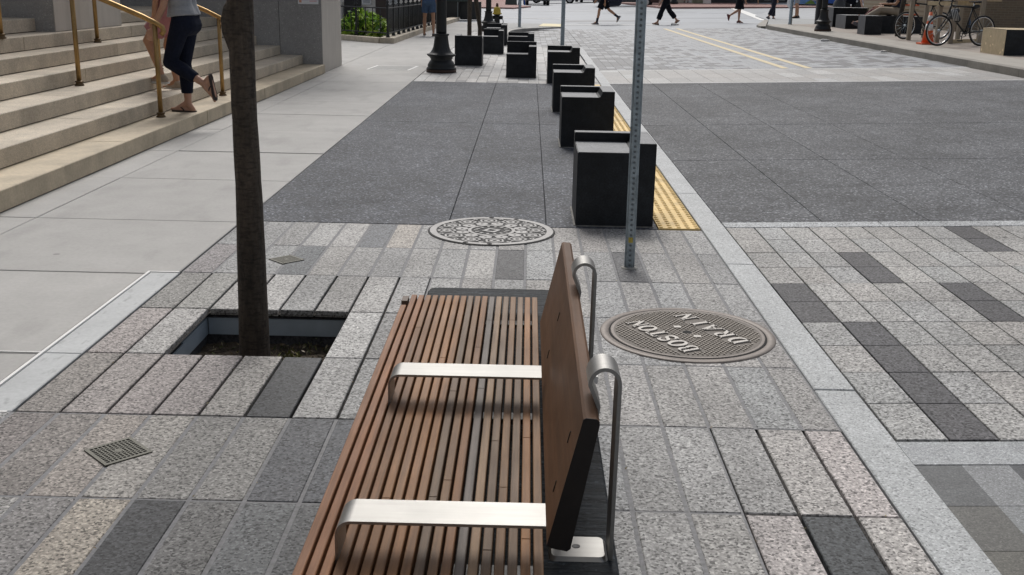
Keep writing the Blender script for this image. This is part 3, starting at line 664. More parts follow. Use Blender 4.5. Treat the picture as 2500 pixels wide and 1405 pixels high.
bpart('clip', 'alu', MB().box(.148, .160, 2.10, 2.125, .70, .716))

# ------------------------------------------------------------------ MANHOLES and drains
def cover_honeycomb(cx, cy, r_):
    t = thing('manhole_cover', 'pale worn manhole cover with a honeycomb pattern set before the dark paving', 'manhole cover', (cx, cy, 0))
    MB().lathe([(r_ + .012, -.02), (r_ + .012, .0025), (r_ + .002, .0035), (r_ * .9, .0035)], n=64).build('base_plate', 'cover_dk', t)
    rim = MB(); n = 96; a0 = [(r_ * math.cos(2 * PI * k / n), r_ * math.sin(2 * PI * k / n)) for k in range(n)]; ri = r_ * .895
    for k in range(n):
        a, b_ = 2 * PI * k / n, 2 * PI * (k + 1) / n
        rim.add([(ri * math.cos(a), ri * math.sin(a), .0075), (r_ * math.cos(a), r_ * math.sin(a), .0075), (r_ * math.cos(b_), r_ * math.sin(b_), .0075), (ri * math.cos(b_), ri * math.sin(b_), .0075),
                 (ri * math.cos(a), ri * math.sin(a), .003), (r_ * math.cos(a), r_ * math.sin(a), .003), (r_ * math.cos(b_), r_ * math.sin(b_), .003), (ri * math.cos(b_), ri * math.sin(b_), .003)], [(0, 1, 2, 3), (0, 3, 7, 4), (1, 5, 6, 2)])
    rim.build('rim', 'cover_lt', t)
    hx = MB()
    def ringpoly(cx_, cy_, ro, ri_, rot, sx=1., sides=6):
        P = []
        for rr in (ro, ri_):
            for z in (.0072, .003):
                P += [(cx_ + rr * math.cos(rot + 2 * PI * k / sides), cy_ + rr * math.sin(rot + 2 * PI * k / sides), z) for k in range(sides)]
        fs = []
        for k in range(sides):
            j = (k + 1) % sides; s_ = sides
            fs += [(k, j, 2 * s_ + j, 2 * s_ + k), (k + s_, j + s_, j, k), (2 * s_ + k, 2 * s_ + j, 3 * s_ + j, 3 * s_ + k)]
        hx.add(P, fs)
    def disc(cx_, cy_, rr, rot, sides=6):
        hx.add([(cx_ + rr * math.cos(rot + 2 * PI * k / sides), cy_ + rr * math.sin(rot + 2 * PI * k / sides), z) for z in (.003, .0072) for k in range(sides)], [tuple(range(sides, 2 * sides))] + [(k, (k + 1) % sides, (k + 1) % sides + sides, k + sides) for k in range(sides)])
    for k in range(12):
        a = 2 * PI * k / 12 + .1; x, y = r_ * .725 * math.cos(a), r_ * .725 * math.sin(a); s_ = r_ * .162
        ringpoly(x, y, s_, s_ * .78, a); ringpoly(x, y, s_ * .56, s_ * .22, a)
        a2 = a + PI / 12; x, y = r_ * .49 * math.cos(a2), r_ * .49 * math.sin(a2); s_ = r_ * .115
        ringpoly(x, y, s_, s_ * .22, a2)
        x, y = r_ * .845 * math.cos(a2), r_ * .845 * math.sin(a2); ringpoly(x, y, r_ * .05, r_ * .02, a2, 1, 4)
        x, y = r_ * .64 * math.cos(a2), r_ * .64 * math.sin(a2); disc(x, y, r_ * .03, a2, 4)
    for k in range(48):
        a = 2 * PI * k / 48; 
        for (r0, r1) in ((.33, .385),):
            b_ = 2 * PI * (k + 1) / 48; hx.add([(r_ * q * math.cos(z), r_ * q * math.sin(z), .0072) for q, z in ((r0, a), (r1, a), (r1, b_), (r0, b_))], [(0, 1, 2, 3)])
    for k in range(14):
        a = 2 * PI * k / 14; hx.add([(r_ * q * math.cos(a + o), r_ * q * math.sin(a + o), .0072) for q, o in ((.22, -.07), (.29, -.07), (.29, .09), (.22, .09))], [(0, 1, 2, 3)])
    ringpoly(-.0, 0, r_ * .16, r_ * .085, .3, 1, 4)
    hx.build('honeycomb', 'cover_lt', t)
    for a in (66, 92, 247, 270): MB().lathe([(.017, 0), (.017, .0006)], (r_ * .955 * math.cos(R(a)), r_ * .955 * math.sin(R(a)), .0078), 12).build('pick_hole', 'hole', t)
cover_honeycomb(-.207, 6.585, .388)

# letters: serif capitals as strokes on a 1 x 1 grid (x to the right, y up)
def stroke(mb, pts, wd, z0, z1, fr, closed=False):
    pts = [Vector(p_) for p_ in pts]; n = len(pts); L_, R_ = [], []
    for i in range(n):
        if closed: t = pts[(i + 1) % n] - pts[(i - 1) % n]
        else: t = pts[min(i + 1, n - 1)] - pts[max(i - 1, 0)]
        t = t.normalized(); nr = Vector((-t.y, t.x)); w_ = wd(pts[i], t) if callable(wd) else wd
        L_.append(pts[i] + nr * w_ / 2); R_.append(pts[i] - nr * w_ / 2)
    for i in range(n if closed else n - 1):
        j = (i + 1) % n; q = [fr(p_) for p_ in (R_[i], R_[j], L_[j], L_[i])]
        mb.add([(x, y, z0) for x, y in q] + [(x, y, z1) for x, y in q], [(4, 5, 6, 7), (0, 1, 5, 4), (1, 2, 6, 5), (2, 3, 7, 6), (3, 0, 4, 7)])
def letter(mb, ch, fr):
    z0, z1 = .0, .0062
    def S_(pts, w_, closed=False): stroke(mb, pts, w_, z0, z1, fr, closed)
    ell = lambda cx, cy, rx, ry, a0, a1, n=14: [(cx + rx * math.cos(R(a0 + (a1 - a0) * i / n)), cy + ry * math.sin(R(a0 + (a1 - a0) * i / n))) for i in range(n + 1)]
    thick = lambda p_, t: .09 + .13 * abs(t.y)
    serif = lambda x, y, w_=.32: S_([(x - w_ / 2, y), (x + w_ / 2, y)], .075)
    if ch == 'O': S_(ell(.45, .5, .33, .44, 0, 360, 28)[:-1], thick, True)
    elif ch == 'B':
        S_([(.22, 0), (.22, 1)], .2); S_([(.04, .965), (.45, .965)] + ell(.45, .745, .2, .22, 90, -90) + [(.25, .525)], lambda p_, t: .075 + .11 * abs(t.y)); S_([(.25, .525), (.47, .525)] + ell(.47, .28, .24, .245, 90, -90) + [(.04, .036)], lambda p_, t: .075 + .12 * abs(t.y))
    elif ch == 'D': S_([(.22, 0), (.22, 1)], .2); S_([(.04, .965), (.38, .965)] + ell(.38, .5, .36, .465, 90, -90) + [(.04, .036)], lambda p_, t: .075 + .13 * abs(t.y))
    elif ch == 'R':
        S_([(.22, 0), (.22, 1)], .2); serif(.22, .036, .42); S_([(.04, .965), (.45, .965)] + ell(.45, .73, .22, .235, 90, -90) + [(.25, .495)], lambda p_, t: .075 + .11 * abs(t.y)); S_([(.45, .5), (.74, .03)], .19); serif(.74, .036, .28)
    elif ch == 'S': S_(ell(.42, .735, .26, .22, 20, 270, 14) + ell(.42, .265, .28, .23, 90, -160, 14), lambda p_, t: .09 + .10 * abs(t.x)); S_([(.67, .68), (.67, .98)], .07); S_([(.14, .02), (.14, .34)], .07)
    elif ch == 'T': S_([(.02, .96), (.86, .96)], .085); S_([(.05, .74), (.05, .97)], .075); S_([(.83, .74), (.83, .97)], .075); S_([(.44, 0), (.44, .96)], .2); serif(.44, .036, .42)
    elif ch == 'N': S_([(.15, 0), (.15, .97)], .085); S_([(.13, .96), (.76, .03)], .2); S_([(.76, 0), (.76, 1)], .085); serif(.15, .036, .3); serif(.76, .965, .3); serif(.1, .965, .24)
    elif ch == 'A': S_([(.1, 0), (.44, 1)], .085); S_([(.42, 1), (.76, 0)], .2); S_([(.22, .33), (.66, .33)], .08); serif(.1, .036, .28); serif(.76, .036, .32)
    elif ch == 'I': S_([(.3, 0), (.3, 1)], .2); serif(.3, .036, .44); serif(.3, .965, .44)
dm = thing('manhole_cover', 'rusty brown drain cover lettered BOSTON DRAIN right of the bench', 'manhole cover', (.742, 4.592, 0))
rr = .385
MB().lathe([(rr + .006, -.02), (rr + .006, .001), (rr + .001, .006), (rr - .030, .006), (rr - .033, .0005)], n=72).build('frame', 'cover_rim', dm)
MB().lathe([(rr - .0335, -.004), (rr - .0335, .0055)], n=72).build('gap', 'hole', dm)
MB().lathe([(rr - .041, -.004), (rr - .041, .0075), (rr - .045, .0078), (rr - .060, .0078)], n=72).build('plate_rim', 'cover_rim', dm)

import numpy as np
B0, B1 = Vector((.738, 4.275)), Vector((.46, 4.56))          # reading direction along BOSTON
dx_ = Vector((-.475, .88)).normalized(); up_ = Vector((-dx_.y, dx_.x))
def place(cx, cy):          # local (along reading dir, up) -> local plate coords
    return lambda p_: tuple(dx_ * p_[0] + up_ * p_[1])
LH = .093
rowsL = []
def word(txt, base_u, centre_a, wd_, pitch):
    lt = MB(); n = len(txt); a0 = centre_a - pitch * n / 2
    for i, ch in enumerate(txt):
        ox = a0 + i * pitch
        fr = lambda p_, ox=ox: tuple(dx_ * (ox + p_[0] * wd_) + up_ * (base_u + p_[1] * LH))
        letter(lt, ch, fr)
    rowsL.append((a0 - .012, a0 + n * pitch - .002, base_u - .012, base_u + LH + .010))
    lt.xf(Matrix.Translation((0, 0, .0082))); lt.build('lettering', 'letter', dm)
word('BOSTON', .093, -.004, .082, .0765); word('DRAIN', -.174, .0, .090, .0945)
M['plate_t'] = mat('rusted_stud_plate', attr=True, rough=.55, metal=.25, noise=[(5, .8, 1.25), (70, .75, 1.2)])
sd = MB(); sd.lathe([(rr - .056, 0), (rr - .056, .0082)], n=72, col=(.088, .074, .061), smooth=False); ss = .0205
for i in range(-24, 25):
    for j in range(-24, 25):
        a, b_ = (i + (.5 if j % 2 else 0)) * ss, j * ss * .86
        if a * a + b_ * b_ > (rr - .068) ** 2 or a * a + b_ * b_ < .03 ** 2: continue
        if any(q[0] < a < q[1] and q[2] < b_ < q[3] for q in rowsL): continue
        p_ = dx_ * a + up_ * b_; u, v = dx_ * .0088, up_ * .0056
        pts = [p_ - u, p_ - v, p_ + u, p_ + v]
        sd.add([(q.x, q.y, .0081) for q in pts] + [((q.x * .75 + p_.x * .25), (q.y * .75 + p_.y * .25), .0122) for q in pts], [(4, 5, 6, 7), (0, 1, 5, 4), (1, 2, 6, 5), (2, 3, 7, 6), (3, 0, 4, 7)], (.29, .262, .228))
sd.build('stud_plate', 'plate_t', dm)
MB().lathe([(.021, 0), (.021, .0006)], (0, 0, .0084), 20).build('pick_hole', 'hole', dm)
for s_ in (-1, 1):
    p_ = dx_ * (.075 * s_); q = MB(); q.box(p_.x - .016, p_.x + .016, p_.y - .013, p_.y + .013, .008, .0135); q.build('lug', 'letter', dm)
def drain(cx, cy, label, s_=.115):
    t = thing('drain_grate', label, 'drain', (cx, cy, 0), R(45))
    b_ = MB(); q = s_ * .72
    for x0, x1, y0, y1 in ((-q, q, -q, -q + .012), (-q, q, q - .012, q), (-q, -q + .012, -q + .012, q - .012), (q - .012, q, -q + .012, q - .012)): b_.box(x0, x1, y0, y1, -.01, .0045)
    b_.build('frame', 'grate', t)
    MB().box(-q + .006, q - .006, -q + .006, q - .006, -.01, .0018).build('sump', 'hole', t)
    b_ = MB(); n = 10; st_ = (2 * q - .024) / n
    for i in range(1, n): x = -q + .012 + i * st_; b_.box(x - .0022, x + .0022, -q + .012, q - .012, .0018, .004); b_.box(-q + .012, q - .012, x - .0022, x + .0022, .0018, .0042)
    b_.lathe([(.012, .0018), (.012, .0048)], n=12); b_.build('grid', 'grate', t)
drain(-1.316, 3.212, 'small square bronze drain grate set diagonally at lower left', .111)
drain(-1.321, 5.757, 'small square grey drain grate in the pavers behind the tree trunk', .098)

t = thing('utility_cover', 'pale rectangular utility cover set in the concrete pavement near the lamp post', 'utility cover', (-2.45, 19.75, 0))
MB().prism([(-.42, -.52), (.34, -.55), (.42, .5), (-.36, .5)], -.02, .003).build('frame', 'alu', t); MB().prism([(-.38, -.46), (.30, -.49), (.37, .44), (-.32, .44)], -.02, .0045).build('lid', mat('lid_concrete', (.36, .36, .35), .8, noise=(9, .8, 1.1)), t)
dl = MB()
for _ in range(150):
    if random.random() < .6: i = random.randint(-14, 3); x = XJ(i) + random.gauss(0, .006); y = random.uniform(1.7, 5.4)
    else: x = random.uniform(-1.9, 1.1); y = YR(random.randint(-2, 3)) + random.gauss(0, .006)
    if -.40 < x < .22 and y < 3.9: continue
    if -1.5 < x < -.8 and 4.15 < y < 4.85: continue
    leaves(dl, (x, y, .0035), random.uniform(.003, .0075), 1, .001, [(.22, .15, .05), (.16, .10, .04), (.10, .08, .05), (.30, .24, .10)], up=3.)
dl.build('fallen_leaf_bits', 'leaf', kind='stuff')
# ------------------------------------------------------------------ STONE SEAT BOLLARDS
M['sealant'] = mat('pale_sealant', (.24, .235, .22), .9, noise=(18, .6, 1.25))
def bollard(label, x0, y0, z0, seat, top, ridge=.10, right=.12, wd=.5, dp=.6, rz=0, sides='blk', cat='bollard', group='dark stone block seats along the left kerb', top2=None, chamf=.035):
    t = thing('stone_block', label, cat, (x0 + wd / 2, y0 + dp / 2, z0), rz, group)
    hx, hy = wd / 2, dp / 2
    nx = hx - right; ny = hy - ridge        # notch: x<nx, y<ny at seat height
    b_ = MB(); e = .006
    # solid under the seat, ridge along the back, arm along the right
    b_.box(-hx, hx, -hy, hy, .006, seat)
    body = b_.build('block', sides, t); MB().box(-hx - .012, hx + .008, -hy - .008, hy + .008, 0, .006).build('sealant_bed', 'sealant', t)
    up = MB(); tp2 = top2 or top
    prof = [(nx - chamf, seat), (nx, seat + chamf * .8), (nx, top - .0), (hx, top), (hx, seat)]
    pts = [(nx - chamf, seat + .0005), (nx - chamf * .4, seat + .012), (nx, seat + (top - seat) * .7), (nx + .004, top), (hx, top), (hx, seat + .0005)]
    n = len(pts); ya, yb_ = -hy, ny
    up.add([(x, ya, z) for x, z in pts] + [(x, yb_, z) for x, z in pts], [tuple(range(n))[::-1], tuple(range(n, 2 * n))] + [(i, (i + 1) % n, (i + 1) % n + n, i + n) for i in range(n)])
    up.box(-hx, hx, ny + .0005, hy, seat + .0005, tp2)
    up.build('raised_back', sides, t)
    tp = MB(); 
    tp.box(-hx + e, nx - chamf, -hy + e, ny - .004, seat + .0005, seat + .003); tp.box(nx + .008, hx - e, -hy + e, ny, top, top + .002); tp.box(-hx + e, hx - e, ny + e, hy - e, tp2, tp2 + .002)
    tp.build('flamed_lit_top', 'blktop_lit', t)
    return t
bollard('nearest and largest dark stone block seat, behind the thin signpost', .328, 6.792, 0, .478, .54)
bollard('second dark stone block seat in the kerb row beside the yellow strip', .328, 10.27, 0, .478, .535)
bollard('third dark stone block seat in the kerb row, ahead of the second', .312, 13.2, 0, .48, .54)
bollard('fourth dark stone block seat, at the far end of the dark paving', .306, 17.15, 0, .49, .56)
bollard('dark stone block with a deep step, left of the kerb row', -.365, 18.1, 0, .385, .512, right=.13, top2=.565, chamf=.012)
bollard('plain faced dark stone block right of the black lamp post base', -1.39, 20.6, 0, .50, .552, wd=.515, rz=PI, right=.1, top2=.552)
bollard('dark stepped stone block beyond the plain faced one, below the thin trunks', -1.02, 24.3, 0, .375, .505, wd=.46, right=.115, top2=.52, chamf=.012)
bollard('small dark stone block nearest the parking bay, behind the deep stepped one', -.53, 28.2, 0, .21, .285, wd=.67, right=.15, top2=.30, chamf=.03, dp=.5)
bollard('half hidden dark stone block next to the hydrant', -1.08, 27.9, 0, .42, .50, wd=.52, right=.15, top2=.52, chamf=.012)
GR_ = 'stone blocks on the right pavement'
zr_ = lambda x: gz(x) + .128
def rblock(label, pts, h0, m='blk', leftm=None, leftw=.003, top='blktop_lit', extra=None):
    """pts: near-left, near-right, far-right, far-left on plan"""
    c = Vector(pts[0]); z = zr_(c.x); t = thing('stone_block', label, 'bollard', (c.x, c.y, z), 0, GR_)
    q = [Vector(p_) - c for p_ in pts]
    MB().prism([tuple(p_) for p_ in q], -.02, h0).build('block', m, t)
    cen = sum(q, Vector((0, 0))) / 4
    MB().prism([tuple(p_ + (cen - p_) * .02) for p_ in q], h0, h0 + .002).build('flamed_lit_top', top, t)
    if leftm:
        n_ = Vector((-(q[3] - q[0]).y, (q[3] - q[0]).x)).normalized() * .003
        if n_.x > 0: n_ = -n_
        MB().prism([tuple(q[0] + n_), tuple(q[0]), tuple(q[3]), tuple(q[3] + n_)], -.01, h0 - .004).build('side_face', leftm, t)
    if extra: extra(t)
    return t
rblock('dark stone block with sunlight painted tan on its side and top, at the right edge before the bicycle', [(9.14, 21.2), (10.9, 21.35), (10.9, 22.4), (9.14, 22.3)], .485, leftm='sunlit_tan', top='sunlit_tan')
M['side_sheen'] = mat('sky_sheen_side', (.085, .092, .105), .5, noise=(9, .8, 1.2))  # lighter grey paints a sky reflection on the left sides
rblock('square dark stone block in front of the seated people', [(9.13, 30.1), (9.62, 30.2), (9.62, 30.85), (9.13, 30.75)], .50, leftm='side_sheen')
rblock('low dark stone block with sky sheen painted on its left side, right of the lamp post', [(9.74, 34.1), (10.75, 34.4), (10.75, 35.3), (9.74, 35.2)], .40, leftm='side_sheen')
rblock('taller dark stone block behind the low one, right of the lamp post', [(9.75, 35.6), (10.9, 35.9), (11.2, 36.7), (9.75, 36.6)], .60, leftm='side_sheen')
rblock('long dark stone bench block under the seated people', [(9.66, 31.0), (10.9, 30.75), (10.9, 31.6), (9.66, 31.7)], .47, leftm='side_sheen')

# ------------------------------------------------------------------ POSTS
def signpost(label, x, y, z, h0, wd=.056, group='perforated metal signposts', lean=0.):
    t = thing('signpost', label, 'signpost', (x, y, z), 0, group); t.rotation_euler = (0, lean, 0)
    b_ = MB(); hw = wd / 2; p_ = .0254 * 1.13; n = int(h0 / p_); hr = .0072; th = .003; cw = .017
    for k in range(n):
        zc = p_ * (k + .5); z0, z1 = p_ * k, p_ * (k + 1)
        oc = [(hr * math.cos(R(22.5 + 45 * i)), zc + hr * math.sin(R(22.5 + 45 * i))) for i in range(8)]
        sq = [(cw, zc + (z1 - zc) * .45), (cw * .45, z1), (-cw * .45, z1), (-cw, zc + (z1 - zc) * .45), (-cw, zc - (z1 - zc) * .45), (-cw * .45, z0), (cw * .45, z0), (cw, zc - (z1 - zc) * .45)]
        vs = [(a, 0, b2) for a, b2 in sq] + [(a, 0, b2) for a, b2 in oc] + [(a, th, b2) for a, b2 in oc]
        vs += [(cw, 0, z1), (-cw, 0, z1), (-cw, 0, z0), (cw, 0, z0)]
        fs = [(i, i + 8, (i + 1) % 8 + 8, (i + 1) % 8) for i in range(8)] + [(i + 8, i + 16, (i + 1) % 8 + 16, (i + 1) % 8 + 8) for i in range(8)]
        fs += [(0, 1, 24), (2, 3, 25), (4, 5, 26), (6, 7, 27)]
        b_.add(vs, fs)
        # dished lip round each hole
        b_.add([(hr * 1.3 * math.cos(R(a)), -.0012, zc + hr * 1.3 * math.sin(R(a))) for a in range(0, 360, 30)] + [(hr * 1.02 * math.cos(R(a)), -.0002, zc + hr * 1.02 * math.sin(R(a))) for a in range(0, 360, 30)], [(i, i + 12, (i + 1) % 12 + 12, (i + 1) % 12) for i in range(12)])
    for s_ in (-1, 1):
        q = [(s_ * cw, 0), (s_ * (cw + .004), .012), (s_ * hw, .012), (s_ * hw, .015), (s_ * (cw + .002), .015), (s_ * (cw - .002), .003)]
        m_ = len(q); b_.add([(a, c_, 0) for a, c_ in q] + [(a, c_, h0) for a, c_ in q], [((i, (i + 1) % m_, (i + 1) % m_ + m_, i + m_) if s_ > 0 else (i + m_, (i + 1) % m_ + m_, (i + 1) % m_, i)) for i in range(m_)])
    MB().lathe([(hw * 1.75, -.01), (hw * 1.7, .003), (hw * 1.1, .006)], (0, .006, 0), 14).build('sealant_collar', 'sealant', t)
    b_.build('post', 'galv', t); MB().box(-cw, cw, .0045, .006, 0, h0).build('channel_back', mat('channel_shadow_side', (.20, .225, .245), .6, .5), t)
    return t
a_ = signpost('nearest perforated metal signpost, standing before the largest stone block', .585, 5.74, 0, 2.4, lean=-.004)
MB().box(-.012, .012, -.0025, -.0015, .145, .175).build('sticker', mat('yellow_sticker', (.5, .4, .08), .7, noise=(60, .5, 1.2)), a_)
signpost('slim metal signpost at the edge of the parking bay pavers', .85, 27.72, -.02, 2.6, wd=.1)
def plainpost(label, x, y, z, r_, h0, m='galv', name='signpost'):
    t = thing(name, label, 'signpost', (x, y, z)); MB().lathe([(r_ * 1.25, 0), (r_, .03), (r_ * .96, h0)], n=12).build('post', m, t); return t
plainpost('thin round metal post on the far pavement corner by the hydrant', -.345, 39.6, .02, .055, 2.6)
plainpost('thin green grey metal post near the right kerb corner', 8.96, 38.0, zr_(8.96), .06, 2.6)
plainpost('dark square looking post directly behind the right lamp post', 10.0, 38.4, zr_(10) - .03, .11, 3., m='iron')

# ------------------------------------------------------------------ LAMP POSTS
def lamp(label, x, y, z, s_=1., group='black cast iron lamp posts'):
    t = thing('street_lamp', label, 'street lamp', (x, y, z), 0, group)
    fl_ = lambda a, zz: 1 + (.035 * abs(math.sin(a * 10)) if .33 * s_ < zz < .52 * s_ else 0)
    prof = [(.262, 0), (.262, .055), (.25, .075), (.235, .09), (.24, .12), (.225, .15), (.205, .185), (.185, .20), (.183, .225), (.20, .235), (.195, .25), (.235, .275), (.252, .292), (.25, .305), (.215, .315), (.20, .325), (.175, .345), (.155, .38), (.137, .43), (.124, .50), (.118, .58), (.118, .62), (.133, .625), (.137, .64), (.133, .652), (.10, .655)]
    MB().lathe([(.262 * s_, 0), (.262 * s_, .05 * s_)], n=28).build('footing', 'rust', t)
    MB().lathe([(r_ * s_, zz * s_ + .002) for i, (r_, zz) in enumerate(prof) if i > 0], n=80, flute=fl_).build('base', 'iron', t)
    MB().lathe([(.092 * s_, .655 * s_), (.0918 * s_, .70), (.088 * s_, 1.5), (.06 * s_, 3.4), (.09, 3.45), (.05, 3.5)], n=24).build('shaft', 'iron', t)
    MB().lathe([(.09, 3.5), (.2, 3.6), (.22, 4.0), (.1, 4.2), (.02, 4.35)], n=20).build('lantern', mat('lantern_glass', (.6, .6, .55), .4), t)
    return t
lamp('nearest black fluted lamp post with a rusty foot, on the left pavers', -1.515, 19.0, 0)
lamp('distant black lamp post in front of the hydrant, behind stone blocks', -1.33, 36.0, 0, .98)
lamp('black lamp post on the right pavement near the kerb corner', 8.66, 32.6, zr_(8.66), .93)
# bell shaped foot of a grey pole farther right
t = thing('street_lamp', 'grey bell footed pole beside the stroller far right', 'street lamp', (16.45, 59.1, gz(16.45) + .03))
MB().lathe([(.36, 0), (.35, .15), (.3, .4), (.2, .62), (.14, .7)], n=24).build('base', 'char', t); MB().lathe([(.12, .7), (.1, 4.5)], n=14).build('shaft', mat('brown_pole', (.10, .075, .065), .6), t)

# ------------------------------------------------------------------ FENCE, GARDEN, HOUSE on the left
fc = thing('garden_kerb', 'low tan stone kerb around the fenced garden', 'kerb wall', (-3.4, 27.7, 0))
def pr(poly, z0, z1, m, name, par): b_ = MB(); b_.prism([(x + 3.4, y - 27.7) for x, y in poly], z0, z1); return b_.build(name, m, par)
for i, (p0, p1) in enumerate((((-3.40, 27.62), (-3.36, 29.6)), ((-3.36, 29.61), (-3.30, 32.0)), ((-3.30, 32.01), (-3.24, 35.0)), ((-3.24, 35.01), (-3.1, 40.0)), ((-3.1, 40.01), (-2.9, 46.)))):
    pr([p0, p1, (p1[0] - .38, p1[1]), (p0[0] - .38, p0[1] + (.1 if i == 0 else 0))], -.02, .135, 'step', 'kerb_stone', fc)
pr([(-3.79, 27.68), (-3.79, 28.0), (-4.5, 28.75), (-4.5, 28.4)], -.02, .13, 'step', 'kerb_stone', fc); pr([(-4.51, 28.42), (-4.51, 28.74), (-5.6, 29.85), (-5.6, 29.5)], -.02, .13, 'step', 'kerb_stone', fc); pr([(-5.61, 29.5), (-5.61, 29.85), (-9, 33.0), (-9, 32.6)], -.02, .13, 'step', 'kerb_stone', fc)
fn = thing('iron_fence', 'black wrought iron garden fence with scrolls along the left pavement', 'fence', (-3.6, 28.0, .135))
def post(b_, x, y, h0=.9, r_=.028): b_.box(x - r_, x + r_, y - r_, y + r_, 0, h0); b_.lathe([(.05, 0), (.05, .03), (r_, .14)], (x, y, 0), 8); b_.lathe([(.045, h0), (.05, h0 + .03), (.02, h0 + .05), (.04, h0 + .09), (.035, h0 + .12), (.005, h0 + .16)], (x, y, 0), 10)
b_ = MB(); post(b_, 0, 0, .78); post(b_, -.95, .95, .78, .026); b_.build('post', 'iron', fn)
fr_ = MB()
A, B = Vector((0, 0, 0)), Vector((-1.75, 1.62, 0))
for z in (.10, .72): fr_.tube([A + Vector((0, 0, z)), B + Vector((0, 0, z))], .018, 6, smooth=False)
for k in range(1, 9): p_ = A.lerp(B, k / 8); fr_.tube([p_ + Vector((0, 0, .10)), p_ + Vector((0, 0, .72))], .013, 6)
def scroll(cx, flip):
    P = []
    for k in range(26): a = k * .32; r_ = .055 * (1 - k / 34); P.append((r_ * math.cos(a), r_ * math.sin(a)))
    return P
pc = A.lerp(B, .875); di = (B - A).normalized()
for s_ in (-1, 1):
    for zc, rad, fl2 in ((.22, .05, 1), (.33, .05, -1), (.58, .04, 1)):
        pts = []
        for k in range(22): a = R(-90 + k * 20) * fl2; r_ = rad * (1 - k / 30); q = r_ * math.cos(a) * s_ + s_ * (.075 if zc < .5 else .055); pts.append(pc + di * q + Vector((0, 0, zc + r_ * math.sin(a))))
        fr_.tube(pts, .008, 5)
    fr_.tube([pc + di * s_ * .075 + Vector((0, 0, .17)), pc + di * s_ * .02 + Vector((0, 0, .30)), pc + di * s_ * .07 + Vector((0, 0, .44)), pc + di * s_ * .02 + Vector((0, 0, .56))], .008, 5)
fr_.build('front_panel', 'iron', fn)
sd_ = MB(); A, B = Vector((0, 0, 0)), Vector((.45, 12.0, 0))
for z in (.10, .72): sd_.tube([A + Vector((0, 0, z)), B + Vector((0, 0, z))], .02, 6, smooth=False)
for k in range(1, 92): p_ = A.lerp(B, k / 92); sd_.tube([p_ + Vector((0, 0, .1)), p_ + Vector((0, 0, .80))], .010, 5)
sd_.build('side_panel', 'iron', fn)
for k in range(1, 13):
    p_ = A.lerp(B, k / 13 * .98); b_ = MB(); post(b_, p_.x, p_.y, .78, .02); b_.build('post', 'iron', fn)
pl = thing('leafy_plant', 'bright green leafy plant inside the iron fence', 'plant', (-4.5, 29.7, 0))
lf = MB()
for _ in range(420):
    a = random.uniform(0, 2 * PI); r_ = .62 * math.sqrt(random.random()); z = random.uniform(.1, .8) * (1 - .55 * (r_ / .62) ** 2)
    leaves(lf, (r_ * math.cos(a) * 1.2, r_ * math.sin(a) * .7, z), .11, 2, .03, [(.36, .56, .05), (.26, .46, .05), (.5, .64, .1), (.09, .19, .03)], up=1.)
lf.build('foliage', 'leaf', pl)
MB().tube([(0, 0, 0), (.02, 0, .4)], .03, 6).build('stem', 'bark', pl)
gd = MB(); gd.prism([(-3.75, 28.1), (-3.6, 34), (-3.3, 46), (-9, 46), (-9, 33)], -.03, .06); gd.build('garden_soil', mat('garden_ground', (.16, .15, .09), .9, noise=(6, .5, 1.4)), kind='structure')
hs_ = thing('town_house', 'pale stone house with dark doorways behind the iron fence', 'house', (-5, 33, 0))
def hb(name, m, *boxes, par=None):
    b_ = MB()
    for q in boxes: b_.box(*q)
    b_.xf(Matrix.Translation((5, -33, 0))); return b_.build(name, m, par or hs_)
hb('wall', 'housestone', (-12, -3.9, 35.5, 36.2, 0, 8), (-4.3, -3.9, 36.2, 47, 0, 8), (-5.15, -4.55, 35.2, 35.5, 0, .75), (-6.6, -6.0, 35.2, 35.5, 0, .85))
hb('downpipe', 'iron', (-6.62, -6.52, 34.9, 35.0, .05, 6))
hb('door', mat('dark_doorway', (.02, .02, .022), .5), (-5.95, -5.4, 35.44, 35.49, 0, 2.4))
hb('door', mat('brown_doorway', (.05, .035, .03), .5), (-4.9, -4.55, 35.14, 35.19, .3, 2.4))
for x in (-5.38, -4.52):
    wn_ = hb('window', 'whitecl', (x, x + .30, 35.43, 35.49, .78, 2.0)); hb('pane', mat('pale_pane', (.42, .44, .46), .2), (x + .04, x + .26, 35.42, 35.428, .84, 1.96), par=wn_)
hb('step', 'wline', (-5.6, -4.0, 33.6, 35.1, 0, .08))
cb_ = thing('utility_cabinet', 'dark green grey metal cabinet standing across the pavement behind the lamp post', 'cabinet', (-3.0, 46.4, .04))
MB().box(-.95, .05, 0, .8, .02, .72).build('cabinet_body', 'char', cb_); MB().box(-.97, .55, -.05, .85, .722, 1.5).build('hood', 'green', cb_); MB().box(-.02, .0, -.006, 0, .05, .7).build('seam', 'galv', cb_)
MB().box(.07, .95, .3, .8, -.02, .72).build('side_box', 'char', cb_)
